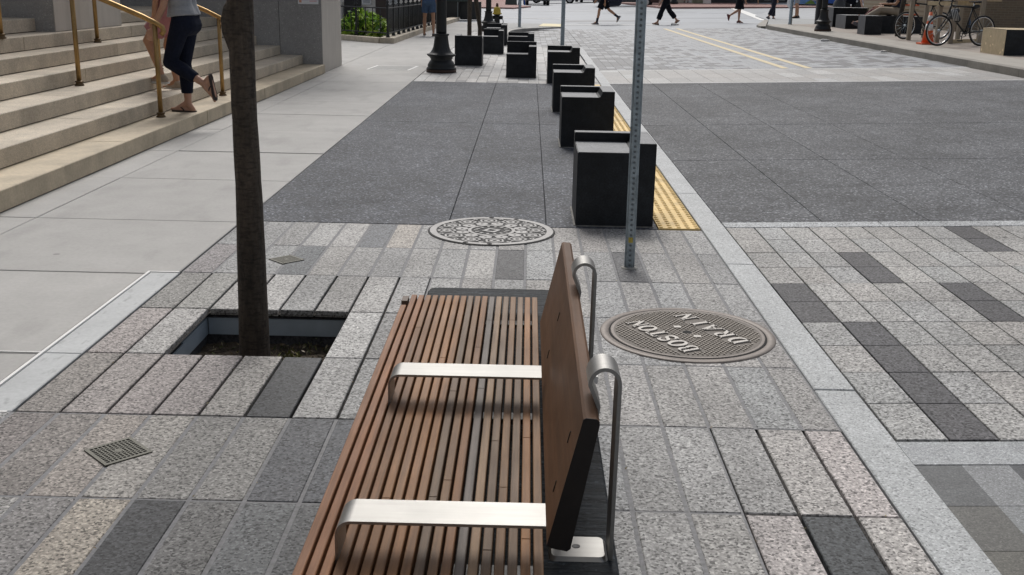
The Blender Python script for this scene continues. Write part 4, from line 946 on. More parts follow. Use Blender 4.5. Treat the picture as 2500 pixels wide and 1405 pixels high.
# hydrant
hy = thing('fire_hydrant', 'black fire hydrant with yellow bonnet and dark nut', 'hydrant', (-1.11, 38.0, .028))
MB().lathe([(.15, 0), (.15, .04), (.10, .05), (.095, .44), (.12, .45), (.12, .47)], n=18).build('barrel', 'iron', hy)
MB().lathe([(.16, .47), (.165, .50), (.13, .52), (.125, .60), (.11, .66), (.075, .71), (.05, .72)], n=20).build('bonnet', 'ycap', hy)
MB().lathe([(.045, .72), (.045, .80), (.03, .84)], n=6).build('nut', mat('rust_nut', (.10, .04, .03), .7), hy)
for a, b2 in (((.09, 0, .36), (.2, 0, .36)), ((-.09, 0, .36), (-.19, 0, .36)), ((0, -.09, .33), (0, -.2, .33))): MB().tube([a, b2], .062, 12).build('outlet', 'iron', hy)
MB().tube([(.2, 0, .3), (.22, -.02, .2), (.15, -.03, .12), (.17, -.02, .06)], .012, 6).build('chain', 'iron', hy)
# slender trees behind the plain block
for k, (x0, x1, lab) in enumerate(((-1.262, -1.255, 'slim upright young tree trunk behind the plain faced stone block'), (-1.05, -1.14, 'slim leaning young tree trunk next to the upright one'))):
    tree('young_tree', lab, (x0, 23.3 + k * .25, 0), [(x0, 23.3 + k * .25, -.02), (x0, 23.3 + k * .25, .6), (x1, 23.3 + k * .25, 1.15), (x1 - .05, 23.3 + k * .2, 2.7)], [.05, .046, .05, .04], (x1, 23.3, 4.2 + k * .3), 1.3, 1200, .07, group='young trees behind the stone blocks')
tree('young_tree', 'dark slender tree trunk standing behind the second bicycle wheel', (9.75, 29.2, zr_(9.7)), [(9.74, 29.2, zr_(9.7) - .02), (9.77, 29.2, 1.0), (9.83, 29.2, 1.5), (9.9, 29.2, 3.2)], [.07, .06, .065, .05], (9.9, 29.2, 4.8), 1.4, 1200, .07)

# ------------------------------------------------------------------ PEOPLE
def person(label, base, heading, H=1.7, legL=(15, 20), legR=(-15, 15), footL=None, footR=None, armL=(10, 20), armR=(-10, 20), lean=3, skin='skin', vox=.014,
           top='greycl', top_len=.0, sleeve=.5, bottom='blackcl', bottom_kind='trousers', hem=.95, loose=.02, shoe='shoe', shoe_kind='shoe', sock=None, hair='hair', pelvis=None, spreadL=4, spreadR=4, twist=0, name='person', extra=None):
    s = H / 1.75; t = thing(name, label, 'person', base, R(heading) - PI / 2)
    # local axes: +y forward, +x right, +z up
    def rot(v, ang): return Matrix.Rotation(R(ang), 3, 'X') @ Vector(v)
    th, sh, uar, far = .445 * s, .43 * s, .295 * s, .26 * s
    def leg(side, hip, kn, sp):
        h = Vector((side * .09 * s, 0, 0)); dv = rot((0, 0, -1), hip); dv = Vector((dv.x + side * math.sin(R(sp)), dv.y, dv.z)).normalized()
        k = h + dv * th; d2 = rot((0, 0, -1), hip - kn); d2 = Vector((d2.x + side * math.sin(R(sp * .3)), d2.y, d2.z)).normalized(); a = k + d2 * sh
        return h, k, a, hip - kn
    Ls = {}
    Ls[-1] = leg(-1, *legL, spreadL); Ls[1] = leg(1, *legR, spreadR)
    feet = {-1: footL if footL is not None else 0, 1: footR if footR is not None else 0}
    lows = []
    F = {}
    for sd_ in (-1, 1):
        a = Ls[sd_][2]; fa = feet[sd_]; fd = rot((0, 1, 0), fa); dn_ = rot((0, 0, -1), fa)
        heel = a - fd * .055 * s + dn_ * .065 * s; toe = a + fd * .185 * s + dn_ * .072 * s
        F[sd_] = (a, heel, toe, fd, dn_); lows += [heel.z - .022 * s, toe.z - .016 * s]
    pz = -min(lows) if pelvis is None else pelvis
    P = Vector((0, 0, pz)); up = rot((0, 0, 1), -lean)
    for sd_ in (-1, 1):
        Ls[sd_] = tuple(v + P if isinstance(v, Vector) else v for v in Ls[sd_]); a, he, to, fd, dn_ = F[sd_]; F[sd_] = (a + P, he + P, to + P, fd, dn_)
    ch = P + up * .33 * s; nk = P + up * .52 * s; hd = nk + up * .155 * s + Vector((0, .02, 0)) * s
    b = MB()
    w1 = .075 * s
    b.capsule(P + Vector((-w1, -.01, .02)), .105 * s, P + Vector((w1, -.01, .02)), .105 * s)
    b.capsule(P + Vector((-w1 * .8, -.03, -.03)), .10 * s, P + Vector((w1 * .8, -.03, -.03)), .10 * s)
    wa = P + up * .17 * s
    for sx in (-1, 1):
        b.capsule(P + Vector((sx * w1, 0, .03)), .10 * s, wa + Vector((sx * .055 * s, 0, 0)), .088 * s); b.capsule(wa + Vector((sx * .055 * s, 0, 0)), .088 * s, ch + Vector((sx * .075 * s, 0, 0)), .105 * s)
        b.capsule(ch + Vector((sx * .075 * s, 0, 0)), .105 * s, nk + Vector((sx * .10 * s, 0, -.04 * s)), .07 * s)
    b.capsule(ch + Vector((-.075 * s, 0, 0)), .1 * s, ch + Vector((.075 * s, 0, 0)), .1 * s); b.capsule(nk + Vector((-.13 * s, 0, -.055 * s)), .055 * s, nk + Vector((.13 * s, 0, -.055 * s)), .055 * s)
    b.capsule(nk - up * .04 * s, .058 * s, hd - up * .06 * s, .052 * s)
    b.capsule(hd + Vector((0, -.015 * s, .03 * s)), .094 * s, hd + Vector((0, .012 * s, -.055 * s)), .066 * s)
    b.capsule(hd + Vector((0, .085 * s, -.005 * s)), .014 * s, hd + Vector((0, .10 * s, -.03 * s)), .017 * s)
    for sx in (-1, 1): b.capsule(hd + Vector((sx * .09 * s, -.01, .012 * s)), .018 * s, hd + Vector((sx * .088 * s, -.008, -.025 * s)), .013 * s)
    for sd_ in (-1, 1):
        h, k, a, _ = Ls[sd_]
        b.capsule(h, .092 * s, h.lerp(k, .5), .075 * s); b.capsule(h.lerp(k, .5), .075 * s, k, .055 * s)
        cv = k.lerp(a, .28) - Vector((0, .012 * s, 0)); b.capsule(k, .052 * s, cv, .057 * s); b.capsule(cv, .055 * s, a, .036 * s)
        aa, he, to, fd, dn_ = F[sd_]
        b.capsule(aa, .036 * s, he, .03 * s); b.capsule(he, .03 * s, to - fd * .06 * s, .034 * s); b.capsule(aa + fd * .02, .035 * s, to - fd * .05 * s, .03 * s); b.capsule(to - fd * .06 * s, .03 * s, to, .02 * s)
    arms = {}
    for sd_, (sa, el) in ((-1, armL), (1, armR)):
        sh0 = nk + Vector((sd_ * .185 * s, 0, -.065 * s)); dv = rot((0, 0, -1), sa); dv = (dv + Vector((sd_ * .10, 0, 0))).normalized(); e = sh0 + dv * uar
        d2 = rot((0, 0, -1), sa + el); d2 = (d2 + Vector((sd_ * .02, 0, 0))).normalized(); wr = e + d2 * far; arms[sd_] = (sh0, e, wr)
        b.capsule(sh0, .05 * s, e, .038 * s); b.capsule(e, .038 * s, wr, .026 * s)
        side = Vector((0, 1, 0)) - d2 * d2.y; side.normalize(); pm = Vector((-sd_, 0, 0)); kn_ = wr + d2 * .085 * s
        b.capsule(wr, .026 * s, kn_ - side * .018 * s, .022 * s); b.capsule(wr + d2 * .02 * s, .022 * s, kn_ + side * .022 * s, .020 * s)
        for i, ln_ in enumerate((.072, .08, .075, .06)):
            st_ = kn_ + side * (.030 - .02 * i) * s; m_ = st_ + d2 * ln_ * .5 * s + pm * .008 * s; en = m_ + (d2 * .75 + pm * .66) * ln_ * .45 * s
            b.capsule(st_ - d2 * .01 * s, .0095 * s, m_, .009 * s, 8); b.capsule(m_, .009 * s, en, .0075 * s, 8)
        tb = wr + d2 * .03 * s + side * .022 * s; b.capsule(tb, .012 * s, tb + (d2 * .6 + side * .6) * .04 * s, .010 * s, 8); b.capsule(tb + (d2 * .6 + side * .6) * .04 * s, .010 * s, tb + (d2 * .9 + side * .5) * .062 * s, .008 * s, 8)
    remesh(b, 'body', skin, t, vox, 2)
    hb_ = MB(); hb_.capsule(hd + Vector((0, -.03 * s, .045 * s)), .10 * s, hd + Vector((0, -.05 * s, -.03 * s)), .085 * s); remesh(hb_, 'hair', hair, t, vox * 1.2, 2)
    ey = MB()
    for sx in (-1, 1): ey.capsule(hd + Vector((sx * .033 * s, .077 * s, .008 * s)), .011 * s, hd + Vector((sx * .034 * s, .077 * s, .008 * s)), .011 * s, 8)
    ey.build('eyes', 'eye', t)
    # lower garment
    def cone(mb, p0, r0, p1, r1): mb.tube([p0, Vector(p0).lerp(Vector(p1), .5), p1], [r0, (r0 + r1) / 2, r1], 16)
    g_ = MB(); lo_ = loose
    g_.capsule(P + Vector((-w1, -.01, .05 * s)), .112 * s + lo_ * .3, P + Vector((w1, -.01, .05 * s)), .112 * s + lo_ * .3); g_.capsule(P + Vector((-w1 * .9, -.035, -.03)), .11 * s + lo_ * .3, P + Vector((w1 * .9, -.035, -.03)), .11 * s + lo_ * .3)
    for sx in (-1, 1): g_.capsule(P + Vector((sx * w1, 0, .05 * s)), .105 * s + lo_ * .3, P + up * .11 * s + Vector((sx * .062 * s, 0, 0)), .098 * s + lo_ * .2)
    if bottom_kind in ('trousers', 'shorts'):
        for sd_ in (-1, 1):
            h, k, a, _ = Ls[sd_]
            if bottom_kind == 'shorts': e = h.lerp(k, hem); g_.capsule(h, .10 * s + lo_ * .5, h.lerp(k, .3), .095 * s + lo_ * .7); cone(g_, h, .10 * s + lo_ * .5, e, .07 * s + lo_ * 1.2)
            else:
                g_.capsule(h, .100 * s + lo_ * .5, h.lerp(k, .5), .080 * s + lo_ * .7); g_.capsule(h.lerp(k, .5), .080 * s + lo_ * .7, k, .060 * s + lo_ * .8); e = k.lerp(a, hem)
                cv = k.lerp(a, .3) - Vector((0, .01 * s, 0)); g_.capsule(k, .059 * s + lo_ * .8, cv, .060 * s + lo_); cone(g_, cv, .060 * s + lo_, e, .042 * s + lo_ * 1.2)
    elif bottom_kind == 'skirt':
        k0 = (Ls[-1][1] + Ls[1][1]) / 2; rs_ = []
        for q, (rx, ry) in ((0, (.17, .125)), (.35, (.19, .15)), (hem, (.20, .20))):
            c_ = (P + Vector((0, -.01, .04))).lerp(k0, q); rs_.append([c_ + Vector((rx * s * math.cos(2 * PI * i / 24) * (1 + .05 * math.sin(6 * 2 * PI * i / 24)), ry * s * math.sin(2 * PI * i / 24), 0)) for i in range(24)])
        g_.rings(rs_)
    remesh(g_, bottom_kind if bottom_kind != 'trousers' else 'trousers', bottom, t, vox, 3)
    # top
    g_ = MB(); o = .014
    bt = P + up * (.10 - top_len) * s
    for sx in (-1, 1):
        g_.tube([bt + Vector((sx * .062 * s, 0, 0)), wa + Vector((sx * .058 * s, 0, 0)), ch + Vector((sx * .078 * s, 0, 0))], [.153 * s, .124 * s, .118 * s], 16)
        g_.capsule(ch + Vector((sx * .078 * s, 0, 0)), .116 * s, nk + Vector((sx * .10 * s, 0, -.045 * s)), .078 * s)
        sh0, e, wr = arms[sx]; g_.capsule(sh0, .062 * s, sh0 + (e - sh0) * min(sleeve, .6) * .5, .058 * s)
        cone(g_, sh0, .062 * s, sh0.lerp(e, min(1, sleeve)), .054 * s)
        if sleeve > 1: g_.capsule(e, .052 * s, e, .052 * s); cone(g_, e, .052 * s, e.lerp(wr, sleeve - 1), .04 * s)
    g_.tube([bt, wa, ch], [.155 * s, .105 * s, .115 * s], 16); g_.capsule(nk + Vector((-.12 * s, 0, -.055 * s)), .062 * s, nk + Vector((.12 * s, 0, -.055 * s)), .062 * s)
    remesh(g_, 'shirt', top, t, vox, 3)
    # shoes
    for sd_ in (-1, 1):
        aa, he, to, fd, dn_ = F[sd_]; sidev = fd.cross(dn_).normalized()
        def outline(sc=1.):
            q = []
            for u, w_ in ((-.035, .018), (-.02, .033), (.03, .036), (.10, .033), (.16, .046), (.205, .044), (.235, .028), (.245, .006)): q.append((u, w_))
            pts = [(u, w_) for u, w_ in q] + [(u, -w_) for u, w_ in q[::-1]]; return [he + fd * u * s * sc + sidev * w_ * s * sc for u, w_ in pts]
        ol = outline(); so_ = MB(); so_.rings([[v + dn_ * .008 * s for v in ol], [v + dn_ * .030 * s for v in ol]], True, None, False)
        if shoe_kind == 'flip':
            so_.rings([[v + dn_ * .022 * s for v in ol], [v + dn_ * .030 * s for v in ol]], True, None, False)
            m1 = he + fd * .19 * s - dn_ * .014 * s
            for sx in (-1, 1): so_.tube(bez(he + fd * .085 * s + sidev * sx * .036 * s + dn_ * .015 * s, he + fd * .12 * s + sidev * sx * .034 * s - dn_ * .045 * s, m1, 6), .007 * s, 6)
            so_.build('flip_flop', shoe, t)
        else:
            u_ = MB(); u_.capsule(he - dn_ * .012 * s + fd * .012, .042 * s, he + fd * .10 * s - dn_ * .004, .040 * s); u_.capsule(he + fd * .10 * s, .040 * s, he + fd * .185 * s + dn_ * .004, .036 * s)
            u_.capsule(he - dn_ * .03 * s + fd * .02, .04 * s, aa + fd * .0 + dn_ * .01, .042 * s)
            so2 = so_.build('sole', 'sole' if shoe_kind == 'sneaker' else shoe, t); up2 = remesh(u_, 'shoe', shoe, t, max(vox, .012), 1)
        if sock: k, a = Ls[sd_][1], Ls[sd_][2]; q = MB(); cone(q, k.lerp(a, .62), .050 * s, a + dn_ * .02, .042 * s); q.build('sock', sock, t)
    if extra: extra(t, P, s, arms, Ls)
    return t
def hipdetail(t, P, s, arms, Ls):
    b_ = MB(); b_.tube([P + Vector((.02 * math.cos(0), 0, 0))] * 1 + [P + Vector((0, 0, .01))], .001, 4)
person('woman in grey top and dark jeans climbing the steps in brown flip flops', (-3.50, 11.16, RI), 173, 1.69, legL=(20, 80), legR=(10, 12), footL=-100, footR=2, armL=(14, 14), armR=(-12, 20), lean=6, vox=.0095,
       top='greycl', top_len=.045, sleeve=.35, bottom='denim', hem=.74, loose=.016, shoe='flip', shoe_kind='flip', skin='skin', spreadL=1, spreadR=0)
person('person in a pink dress with bare legs on the steps ahead of the woman', (-3.89, 12.0, 2 * RI), 168, 1.62, legL=(40, 62), legR=(22, 34), footL=0, footR=0, armL=(2, 8), armR=(-5, 20), lean=8, vox=.012, top='pinkcl', top_len=.1, sleeve=.3, bottom='pinkcl', bottom_kind='shorts', hem=.72, loose=.045, shoe='tansandal', shoe_kind='sneaker', skin='skin2')
person('person in blue shorts walking away past the iron fence', (-2.92, 32.1, 0), 92, 1.72, legL=(6, 8), legR=(-8, 4), footL=0, footR=-12, top='whitecl', top_len=.0, bottom='bluecl', bottom_kind='shorts', hem=.72, loose=.03, shoe='shoe', shoe_kind='flip', skin='skin2', spreadL=5, spreadR=5)
G3 = gz(3)
person('walker in black shorts, dark socks and sneakers striding on the crossing', (2.9, 43.5, gz(2.9) - .01), 180, 1.78, legL=(22, 12), legR=(-32, 22), footL=3, footR=-58, armL=(-12, 12), armR=(15, 25), top='khaki', bottom='blackcl', bottom_kind='shorts', hem=.80, loose=.05, shoe='shoegrey', shoe_kind='sneaker', sock='navycl', skin='skin2', lean=2)
bg = thing('messenger_bag', 'dark shoulder bag carried behind the walker in black shorts', 'bag', (3.28, 43.35, .95)); q = MB(); q.capsule((-.2, 0, .1), .12, (.22, 0, .02), .13); q.capsule((-.1, 0, -.12), .1, (.2, 0, -.1), .1); remesh(q, 'pouch', 'navycl', bg, .02, 3); MB().tube(bez((-.25, 0, .1), (-.35, 0, .6), (-.1, 0, .75)), .02, 6).build('strap', 'blackcl', bg)
person('walker in loose black cropped trousers on the crossing', (5.22, 42.5, gz(5.2) - .01), 180, 1.70, legL=(24, 6), legR=(-26, 16), footL=8, footR=-38, armL=(12, 20), armR=(-12, 20), top='blackcl', top_len=.1, sleeve=1.5, bottom='blackcl', hem=.72, loose=.045, shoe='shoe', shoe_kind='flip', skin='skin')
person('walker in a black knee skirt and red brown shoes on the crossing', (8.28, 43.7, gz(8.3) - .01), 0, 1.66, legL=(4, 6), legR=(-8, 50), footL=0, footR=-72, armL=(0, 15), armR=(10, 10), top='blackcl', bottom='blackcl', bottom_kind='skirt', hem=.92, shoe='redshoe', skin='skin')
person('person in dark trousers and blue print blouse stepping onto the kerb', (9.98, 45.4, gz(10) + .02), 20, 1.62, legL=(10, 6), legR=(-12, 18), footL=0, footR=-25, top='printcl', top_len=.12, bottom='navycl', hem=.80, loose=.035, shoe='shoegrey', skin='skin')
person('bare legged person in grey shorts carrying a white bag at the kerb corner', (11.5, 47.8, gz(11.5) + .03), 175, 1.78, legL=(5, 6), legR=(-4, 4), footL=0, footR=0, top='whitecl', bottom='greycl', bottom_kind='shorts', hem=.8, loose=.03, shoe='shoe', skin='skin2')
bg = thing('carrier_bag', 'white carrier bag held beside the bare legged person', 'bag', (11.05, 47.2, .80)); q = MB(); q.capsule((0, 0, .1), .13, (.02, 0, .35), .12); q.capsule((0, 0, .05), .1, (.1, 0, .1), .1); remesh(q, 'pouch', 'whitecl', bg, .03, 3); MB().tube([(0, 0, .4), (.03, 0, .6), (.06, 0, .4)], .012, 6).build('strap', 'whitecl', bg)
person('person with bent bare legs in black shorts beside the stroller', (17.15, 57.2, gz(17.1) + .03), 170, 1.7, legL=(20, 35), legR=(-6, 20), footL=0, footR=-20, top='printcl', bottom='blackcl', bottom_kind='shorts', hem=.75, loose=.03, shoe='shoe', skin='skin')
zb = zr_(10) + .47
person('seated person in khaki trousers with crossed legs on the stone bench block', (10.25, 31.1, zb), 172, 1.78, legL=(96, 38), legR=(86, 80), footL=40, footR=0, armL=(30, 60), armR=(30, 60), lean=-10, top='navycl', sleeve=.6, bottom='khaki', hem=.95, loose=.02, shoe='shoegrey', pelvis=.12, skin='skin2')
person('seated person in maroon trousers leaning back beside the khaki one', (10.15, 31.45, zb), 170, 1.74, legL=(88, 42), legR=(84, 40), footL=20, footR=20, armL=(25, 50), armR=(25, 50), lean=-12, top='blackcl', sleeve=1.6, bottom='maroon', hem=.95, loose=.02, shoe='shoegrey', pelvis=.12)
person('small figure with bare pink legs far off by the cream wall', (11.9, 84.5, gz(11.9) + .1), 90, 1.7, legL=(4, 4), legR=(-4, 4), top='whitecl', bottom='greycl', bottom_kind='shorts', hem=.7, shoe='shoe', vox=.022)
person('small dark clad figure far off beside the stone planter', (12.6, 84.0, gz(12.6) + .1), 90, 1.75, legL=(5, 4), legR=(-4, 4), top='blackcl', bottom='blackcl', shoe='shoe', vox=.022)

# ------------------------------------------------------------------ VEHICLES
def car(label, x, y, z, rz, wd=1.85, ln_=4.6):
    t = thing('parked_car', label, 'car', (x, y, z), rz, 'dark cars parked on the far street')
    prof = [(-2.25, .32), (-2.3, .62), (-2.2, .92), (-1.2, 1.0), (-.55, 1.42), (1.1, 1.46), (1.9, 1.02), (2.28, .94), (2.3, .45), (2.2, .28)]
    b_ = MB(); hw = wd / 2; n = len(prof); ins = lambda zz: hw - (.22 if zz > 1.2 else .02 if zz > .5 else .06)
    b_.add([(-ins(zz), q, zz) for q, zz in prof] + [(ins(zz), q, zz) for q, zz in prof], [tuple(range(n)), tuple(range(n, 2 * n))[::-1]] + [(i + n, (i + 1) % n + n, (i + 1) % n, i) for i in range(n)])
    b_.build('body', 'carblk', t)
    for nm, q in (('windscreen', [(-.66, -1.12, 1.06), (.66, -1.12, 1.06), (.6, -.6, 1.40), (-.6, -.6, 1.40)]), ('rear_window', [(.66, 1.80, 1.09), (-.66, 1.80, 1.09), (-.6, 1.2, 1.42), (.6, 1.2, 1.42)])):
        v = [Vector(p_) for p_ in q]; nn_ = (v[1] - v[0]).cross(v[2] - v[0]).normalized() * .012
        if nn_.z < 0: nn_ = -nn_
        MB().add([p_ + nn_ for p_ in v], [(0, 1, 2, 3)]).build(nm, 'glassd', t)
    for sx in (-1, 1):
        for yy in (-1.4, 1.4):
            wl_ = MB(); wl_.lathe([(.20, -.1), (.31, -.11), (.335, -.06), (.335, .06), (.31, .11), (.20, .1)], n=22); wl_.xf(Matrix.Translation((sx * (hw - .13), yy, .335)) @ Matrix.Rotation(PI / 2, 4, 'Y')); wo = wl_.build('wheel', 'tyre', t)
            rm = MB(); rm.lathe([(.2, -.112), (.19, .112), (.05, .115)], n=16); rm.xf(Matrix.Translation((sx * (hw - .13), yy, .335)) @ Matrix.Rotation(PI / 2, 4, 'Y')); rm.build('rim', 'rim', wo)
    for sx in (-1, 1): MB().box(sx * .72 - .15, sx * .72 + .15, -2.315, -2.27, .66, .78).build('headlight', 'chrome', t); MB().box(sx * .72 - .15, sx * .72 + .15, 2.26, 2.315, .72, .86).build('tail_light', 'redlamp', t)
    MB().box(-.26, .26, -2.325, -2.305, .42, .54).build('number_plate', 'plate', t); MB().box(-.26, .26, 2.305, 2.325, .48, .60).build('number_plate', 'plate', t)
    return t
car('dark parked car seen behind the slim signpost, left of the crossing', .5, 86.3, -.01, R(4))
car('black parked car behind the walker in black trousers', 6.8, 77.6, gz(6.8) - .01, R(80))
car('dark car farther away left of the walker in black shorts', 5.1, 97, gz(5) - .01, R(6))
car('dark car behind the near signpost top, beyond the crossing', 2.0, 79.6 + 14, gz(2) - .01, R(86))

# ------------------------------------------------------------------ BICYCLES
def bicycle(label, rear, front, z, full=True, flip=1):
    A, B = Vector(rear), Vector(front); dv = (B - A); wb = dv.length; ang = math.atan2(dv.y, dv.x)
    t = thing('bicycle', label, 'bicycle', (A.x, A.y, z), ang, 'bicycles by the timber frame')
    r_ = .335
    def torus(c, rad, tr, m, name, par, n=40):
        b_ = MB(); rs_ = []
        for k in range(n):
            a = 2 * PI * k / n; rs_.append([(c[0] + (rad + tr * math.cos(2 * PI * i / 8)) * math.cos(a), c[1] + tr * math.sin(2 * PI * i / 8), c[2] + (rad + tr * math.cos(2 * PI * i / 8)) * math.sin(a)) for i in range(8)])
        rs_.append(rs_[0]); b_.rings(rs_, False); return b_.build(name, m, par)
    hubs = [(0, 0, r_), (wb, 0, r_)]
    for c in hubs:
        w_ = torus(c, r_ - .017, .017, 'tyre', 'wheel', t); torus(c, r_ - .045, .012, 'chrome', 'rim', w_)
        sp2 = MB(); sp2.tube([(c[0], -.04, c[2]), (c[0], .04, c[2])], .02, 8)
        for k in range(16): a = 2 * PI * k / 16; sp2.tube([(c[0], .02 * (-1) ** k, c[2]), (c[0] + (r_ - .05) * math.cos(a), 0, c[2] + (r_ - .05) * math.sin(a))], .0022, 4)
        sp2.build('spokes', 'galv', w_)
    bb = (.44, 0, .28); st_ = (.31, 0, .83); ht = (.87, 0, .87); hb2 = (.90, 0, .72)
    fr2 = MB()
    for a, b2, rr_ in ((bb, st_, .018), (st_, ht, .018), (bb, hb2, .02), (ht, hb2, .021)): fr2.tube([a, b2], rr_, 8)
    for sy in (-1, 1): fr2.tube([(0, sy * .06, r_), (bb[0], sy * .035, bb[2])], .011, 6); fr2.tube([(0, sy * .06, r_), (st_[0], sy * .02, st_[2] - .03)], .009, 6)
    fr2.build('frame', 'iron', t)
    fk = MB()
    for sy in (-1, 1): fk.tube([(hb2[0], sy * .03, hb2[2]), (hb2[0] + .05, sy * .05, .55), (wb, sy * .055, r_)], [.016, .014, .010], 6)
    fk.tube([(hb2[0], -.03, hb2[2]), (hb2[0], .03, hb2[2])], .02, 6); fk.build('fork', 'iron', t)
    hd2 = MB(); hd2.tube([ht, (.855, 0, .95)], .015, 6); hd2.tube([(.855, 0, .95), (.93, 0, .965)], .015, 6); hd2.tube([(.93, -.21, .965), (.93, .21, .965)], .013, 8)
    for sy in (-1, 1): hd2.tube([(.93, sy * .21, .965), (1.01, sy * .21, .955), (1.03, sy * .21, .90), (.97, sy * .21, .85), (.91, sy * .21, .85)], .014, 8); hd2.capsule((1.0, sy * .21, .97), .022, (1.02, sy * .21, 1.01), .014)
    hd2.build('handlebar', 'iron', t)
    sp3 = MB(); sp3.tube([st_, (.285, 0, .93)], .014, 8); sp3.build('seatpost', 'chrome', t)
    sd2 = MB(); sd2.capsule((.16, 0, .955), .055, (.26, 0, .95), .045); sd2.capsule((.26, 0, .95), .04, (.42, 0, .945), .018); sd2.xf(Matrix.Translation((0, 0, .475)) @ Matrix.Diagonal((1, 1, .5, 1))); remesh(sd2, 'saddle', 'shoe', t, .01, 2)
    bt_ = MB(); bt_.capsule((.27, 0, .84), .05, (.18, 0, .86), .04); remesh(bt_, 'saddle_bag', 'iron', t, .012, 2)
    ck = MB(); cr_ = .085
    torus((bb[0], -.05, bb[2]), cr_, .008, 'iron', 'chainring', t, 24)
    for k in range(5): a = 2 * PI * k / 5; ck.tube([(bb[0], -.05, bb[2]), (bb[0] + cr_ * math.cos(a), -.05, bb[2] + cr_ * math.sin(a))], .007, 5)
    ck.tube([(bb[0], -.07, bb[2]), (bb[0] + .01, -.08, bb[2] - .17)], .010, 6); ck.tube([(bb[0], .07, bb[2]), (bb[0] - .01, .08, bb[2] + .17)], .010, 6); ck.tube([(bb[0], -.07, bb[2]), (bb[0], .07, bb[2])], .02, 8); ck.build('crank', 'iron', t)
    for s2, sz in ((-1, -.17), (1, .17)): MB().box(bb[0] - .045, bb[0] + .045, s2 * .13 - .04, s2 * .13 + .04, bb[2] + sz - .012, bb[2] + sz + .012).build('pedal', 'iron', t)
    MB().tube([(0, -.05, r_ + .035), (bb[0], -.05, bb[2] + cr_)], .004, 4).tube([(0, -.05, r_ - .035), (bb[0], -.05, bb[2] - cr_)], .004, 4).build('chain', 'iron', t)
    return t
z1 = zr_(9.5)
bk1 = bicycle('nearer dark bicycle parked side on, with helmet hung on its frame', (10.04, 24.55), (8.98, 24.25), z1)
MB().lathe([(.036, 0), (.036, .13), (.018, .16), (.018, .19)], (.34, -.02, .40), 10).build('bottle', mat('blue_bottle', (.05, .09, .16), .3), bk1)
hm = thing('bike_helmet', 'grey and black helmet hanging from the top tube of the nearer bicycle', 'helmet', (9.29, 24.2, z1 + .58)); q = MB()
q.capsule((-.07, -.02, .16), .07, (.03, -.02, 0), .075); q.capsule((-.09, -.02, .05), .06, (0, -.02, .18), .06); remesh(q, 'shell', 'char', hm, .012, 1); q = MB()
for k in range(4): q.tube(bez((-.14 + k * .035, -.085, .2), (-.12 + k * .04, -.115, .08), (-.06 + k * .03, -.085, -.03), 6), .009, 6)
q.build('vent_stripes', 'rim', hm); MB().tube([(-.05, 0, .2), (-.02, 0, .29), (.02, 0, .2)], .008, 5).build('strap', 'char', hm)
bicycle('farther bicycle half hidden by timber posts, its front wheel left of them', (10.3, 27.75), (9.28, 27.35), z1)

# lumber frame
lb = thing('timber_frame', 'unfinished pale timber rail frame standing around the parked bicycles', 'timber frame', (9.4, 26, zr_(9.4)))
LO = Matrix.Translation((-9.4, -26, -zr_(9.4)))
def lpost(x, y, h0=1.0, m='lumbergrey', s2=.045): b_ = MB(); z = zr_(x) - .005; b_.box(x - s2, x + s2, y - s2, y + s2, z, z + h0); b_.xf(LO); b_.build('post', m, lb)
def lrail(a, b2, z, m='lumber', hh=.09, th=.045):
    a, b2 = Vector(a), Vector(b2); n_ = Vector((-(b2 - a).y, (b2 - a).x)).normalized() * th / 2; b_ = MB(); b_.prism([tuple(a - n_), tuple(b2 - n_), tuple(b2 + n_), tuple(a + n_)], z - hh, z); b_.xf(LO); b_.build('rail', m, lb)
for q in ((9.33, 27.15), (10.1, 28.3), (9.60, 26.0), (9.75, 25.55), (10.55, 27.2), (10.30, 25.3)): lpost(*q)
zt = zr_(9.6)
lrail((9.25, 27.18), (10.2, 28.35), zt + 1.045); lrail((9.52, 25.9), (10.6, 27.3), zt + 1.04); lrail((9.7, 25.5), (10.75, 25.42), zt + 1.05); lrail((9.6, 25.9), (10.35, 25.3), zt + .95); lrail((9.8, 25.6), (10.75, 26.3), zt + .09, hh=.085); lrail((9.45, 26.4), (9.7, 25.5), zt + .93, 'lumber')
for q in ((9.2, 25.0), ): pass
cn = thing('traffic_cone', 'orange traffic cone with two white bands behind the nearer bicycle wheel', 'cone', (9.12, 25.25, zr_(9.12)))
MB().box(-.19, .19, -.19, .19, 0, .035).build('base', 'orange', cn)
def cseg(z0, z1_, m, nm, o=0): rr_ = lambda z: .135 - (.135 - .03) * (z - .035) / .68; MB().lathe([(rr_(z0) + o, z0), (rr_(z1_) + o, z1_)], n=24).build(nm, m, cn)
cseg(.035, .715, 'orange', 'cone_body'); cseg(.32, .45, 'conewhite', 'lower_band', .003); cseg(.52, .64, 'conewhite', 'upper_band', .003)
# tan brick building on the right
bb_ = thing('brick_building', 'tan brick wall of the building at the right edge behind the bicycle', 'building', (12.3, 32, 0))
MB().box(0, 10, 0, .4, 0, 9).build('wall', 'tanbrick', bb_); MB().box(0, .35, .4, 9, 0, 9).build('side_wall', 'tanbrick', bb_)
for k in range(3): wq = MB().box(1.5 + k * 2.8, 3. + k * 2.8, -.03, -.004, 2.6, 4.4).build('window', 'whiteplain', bb_); MB().box(1.58 + k * 2.8, 2.92 + k * 2.8, -.04, -.032, 2.68, 4.32).build('pane', 'glassd', wq)

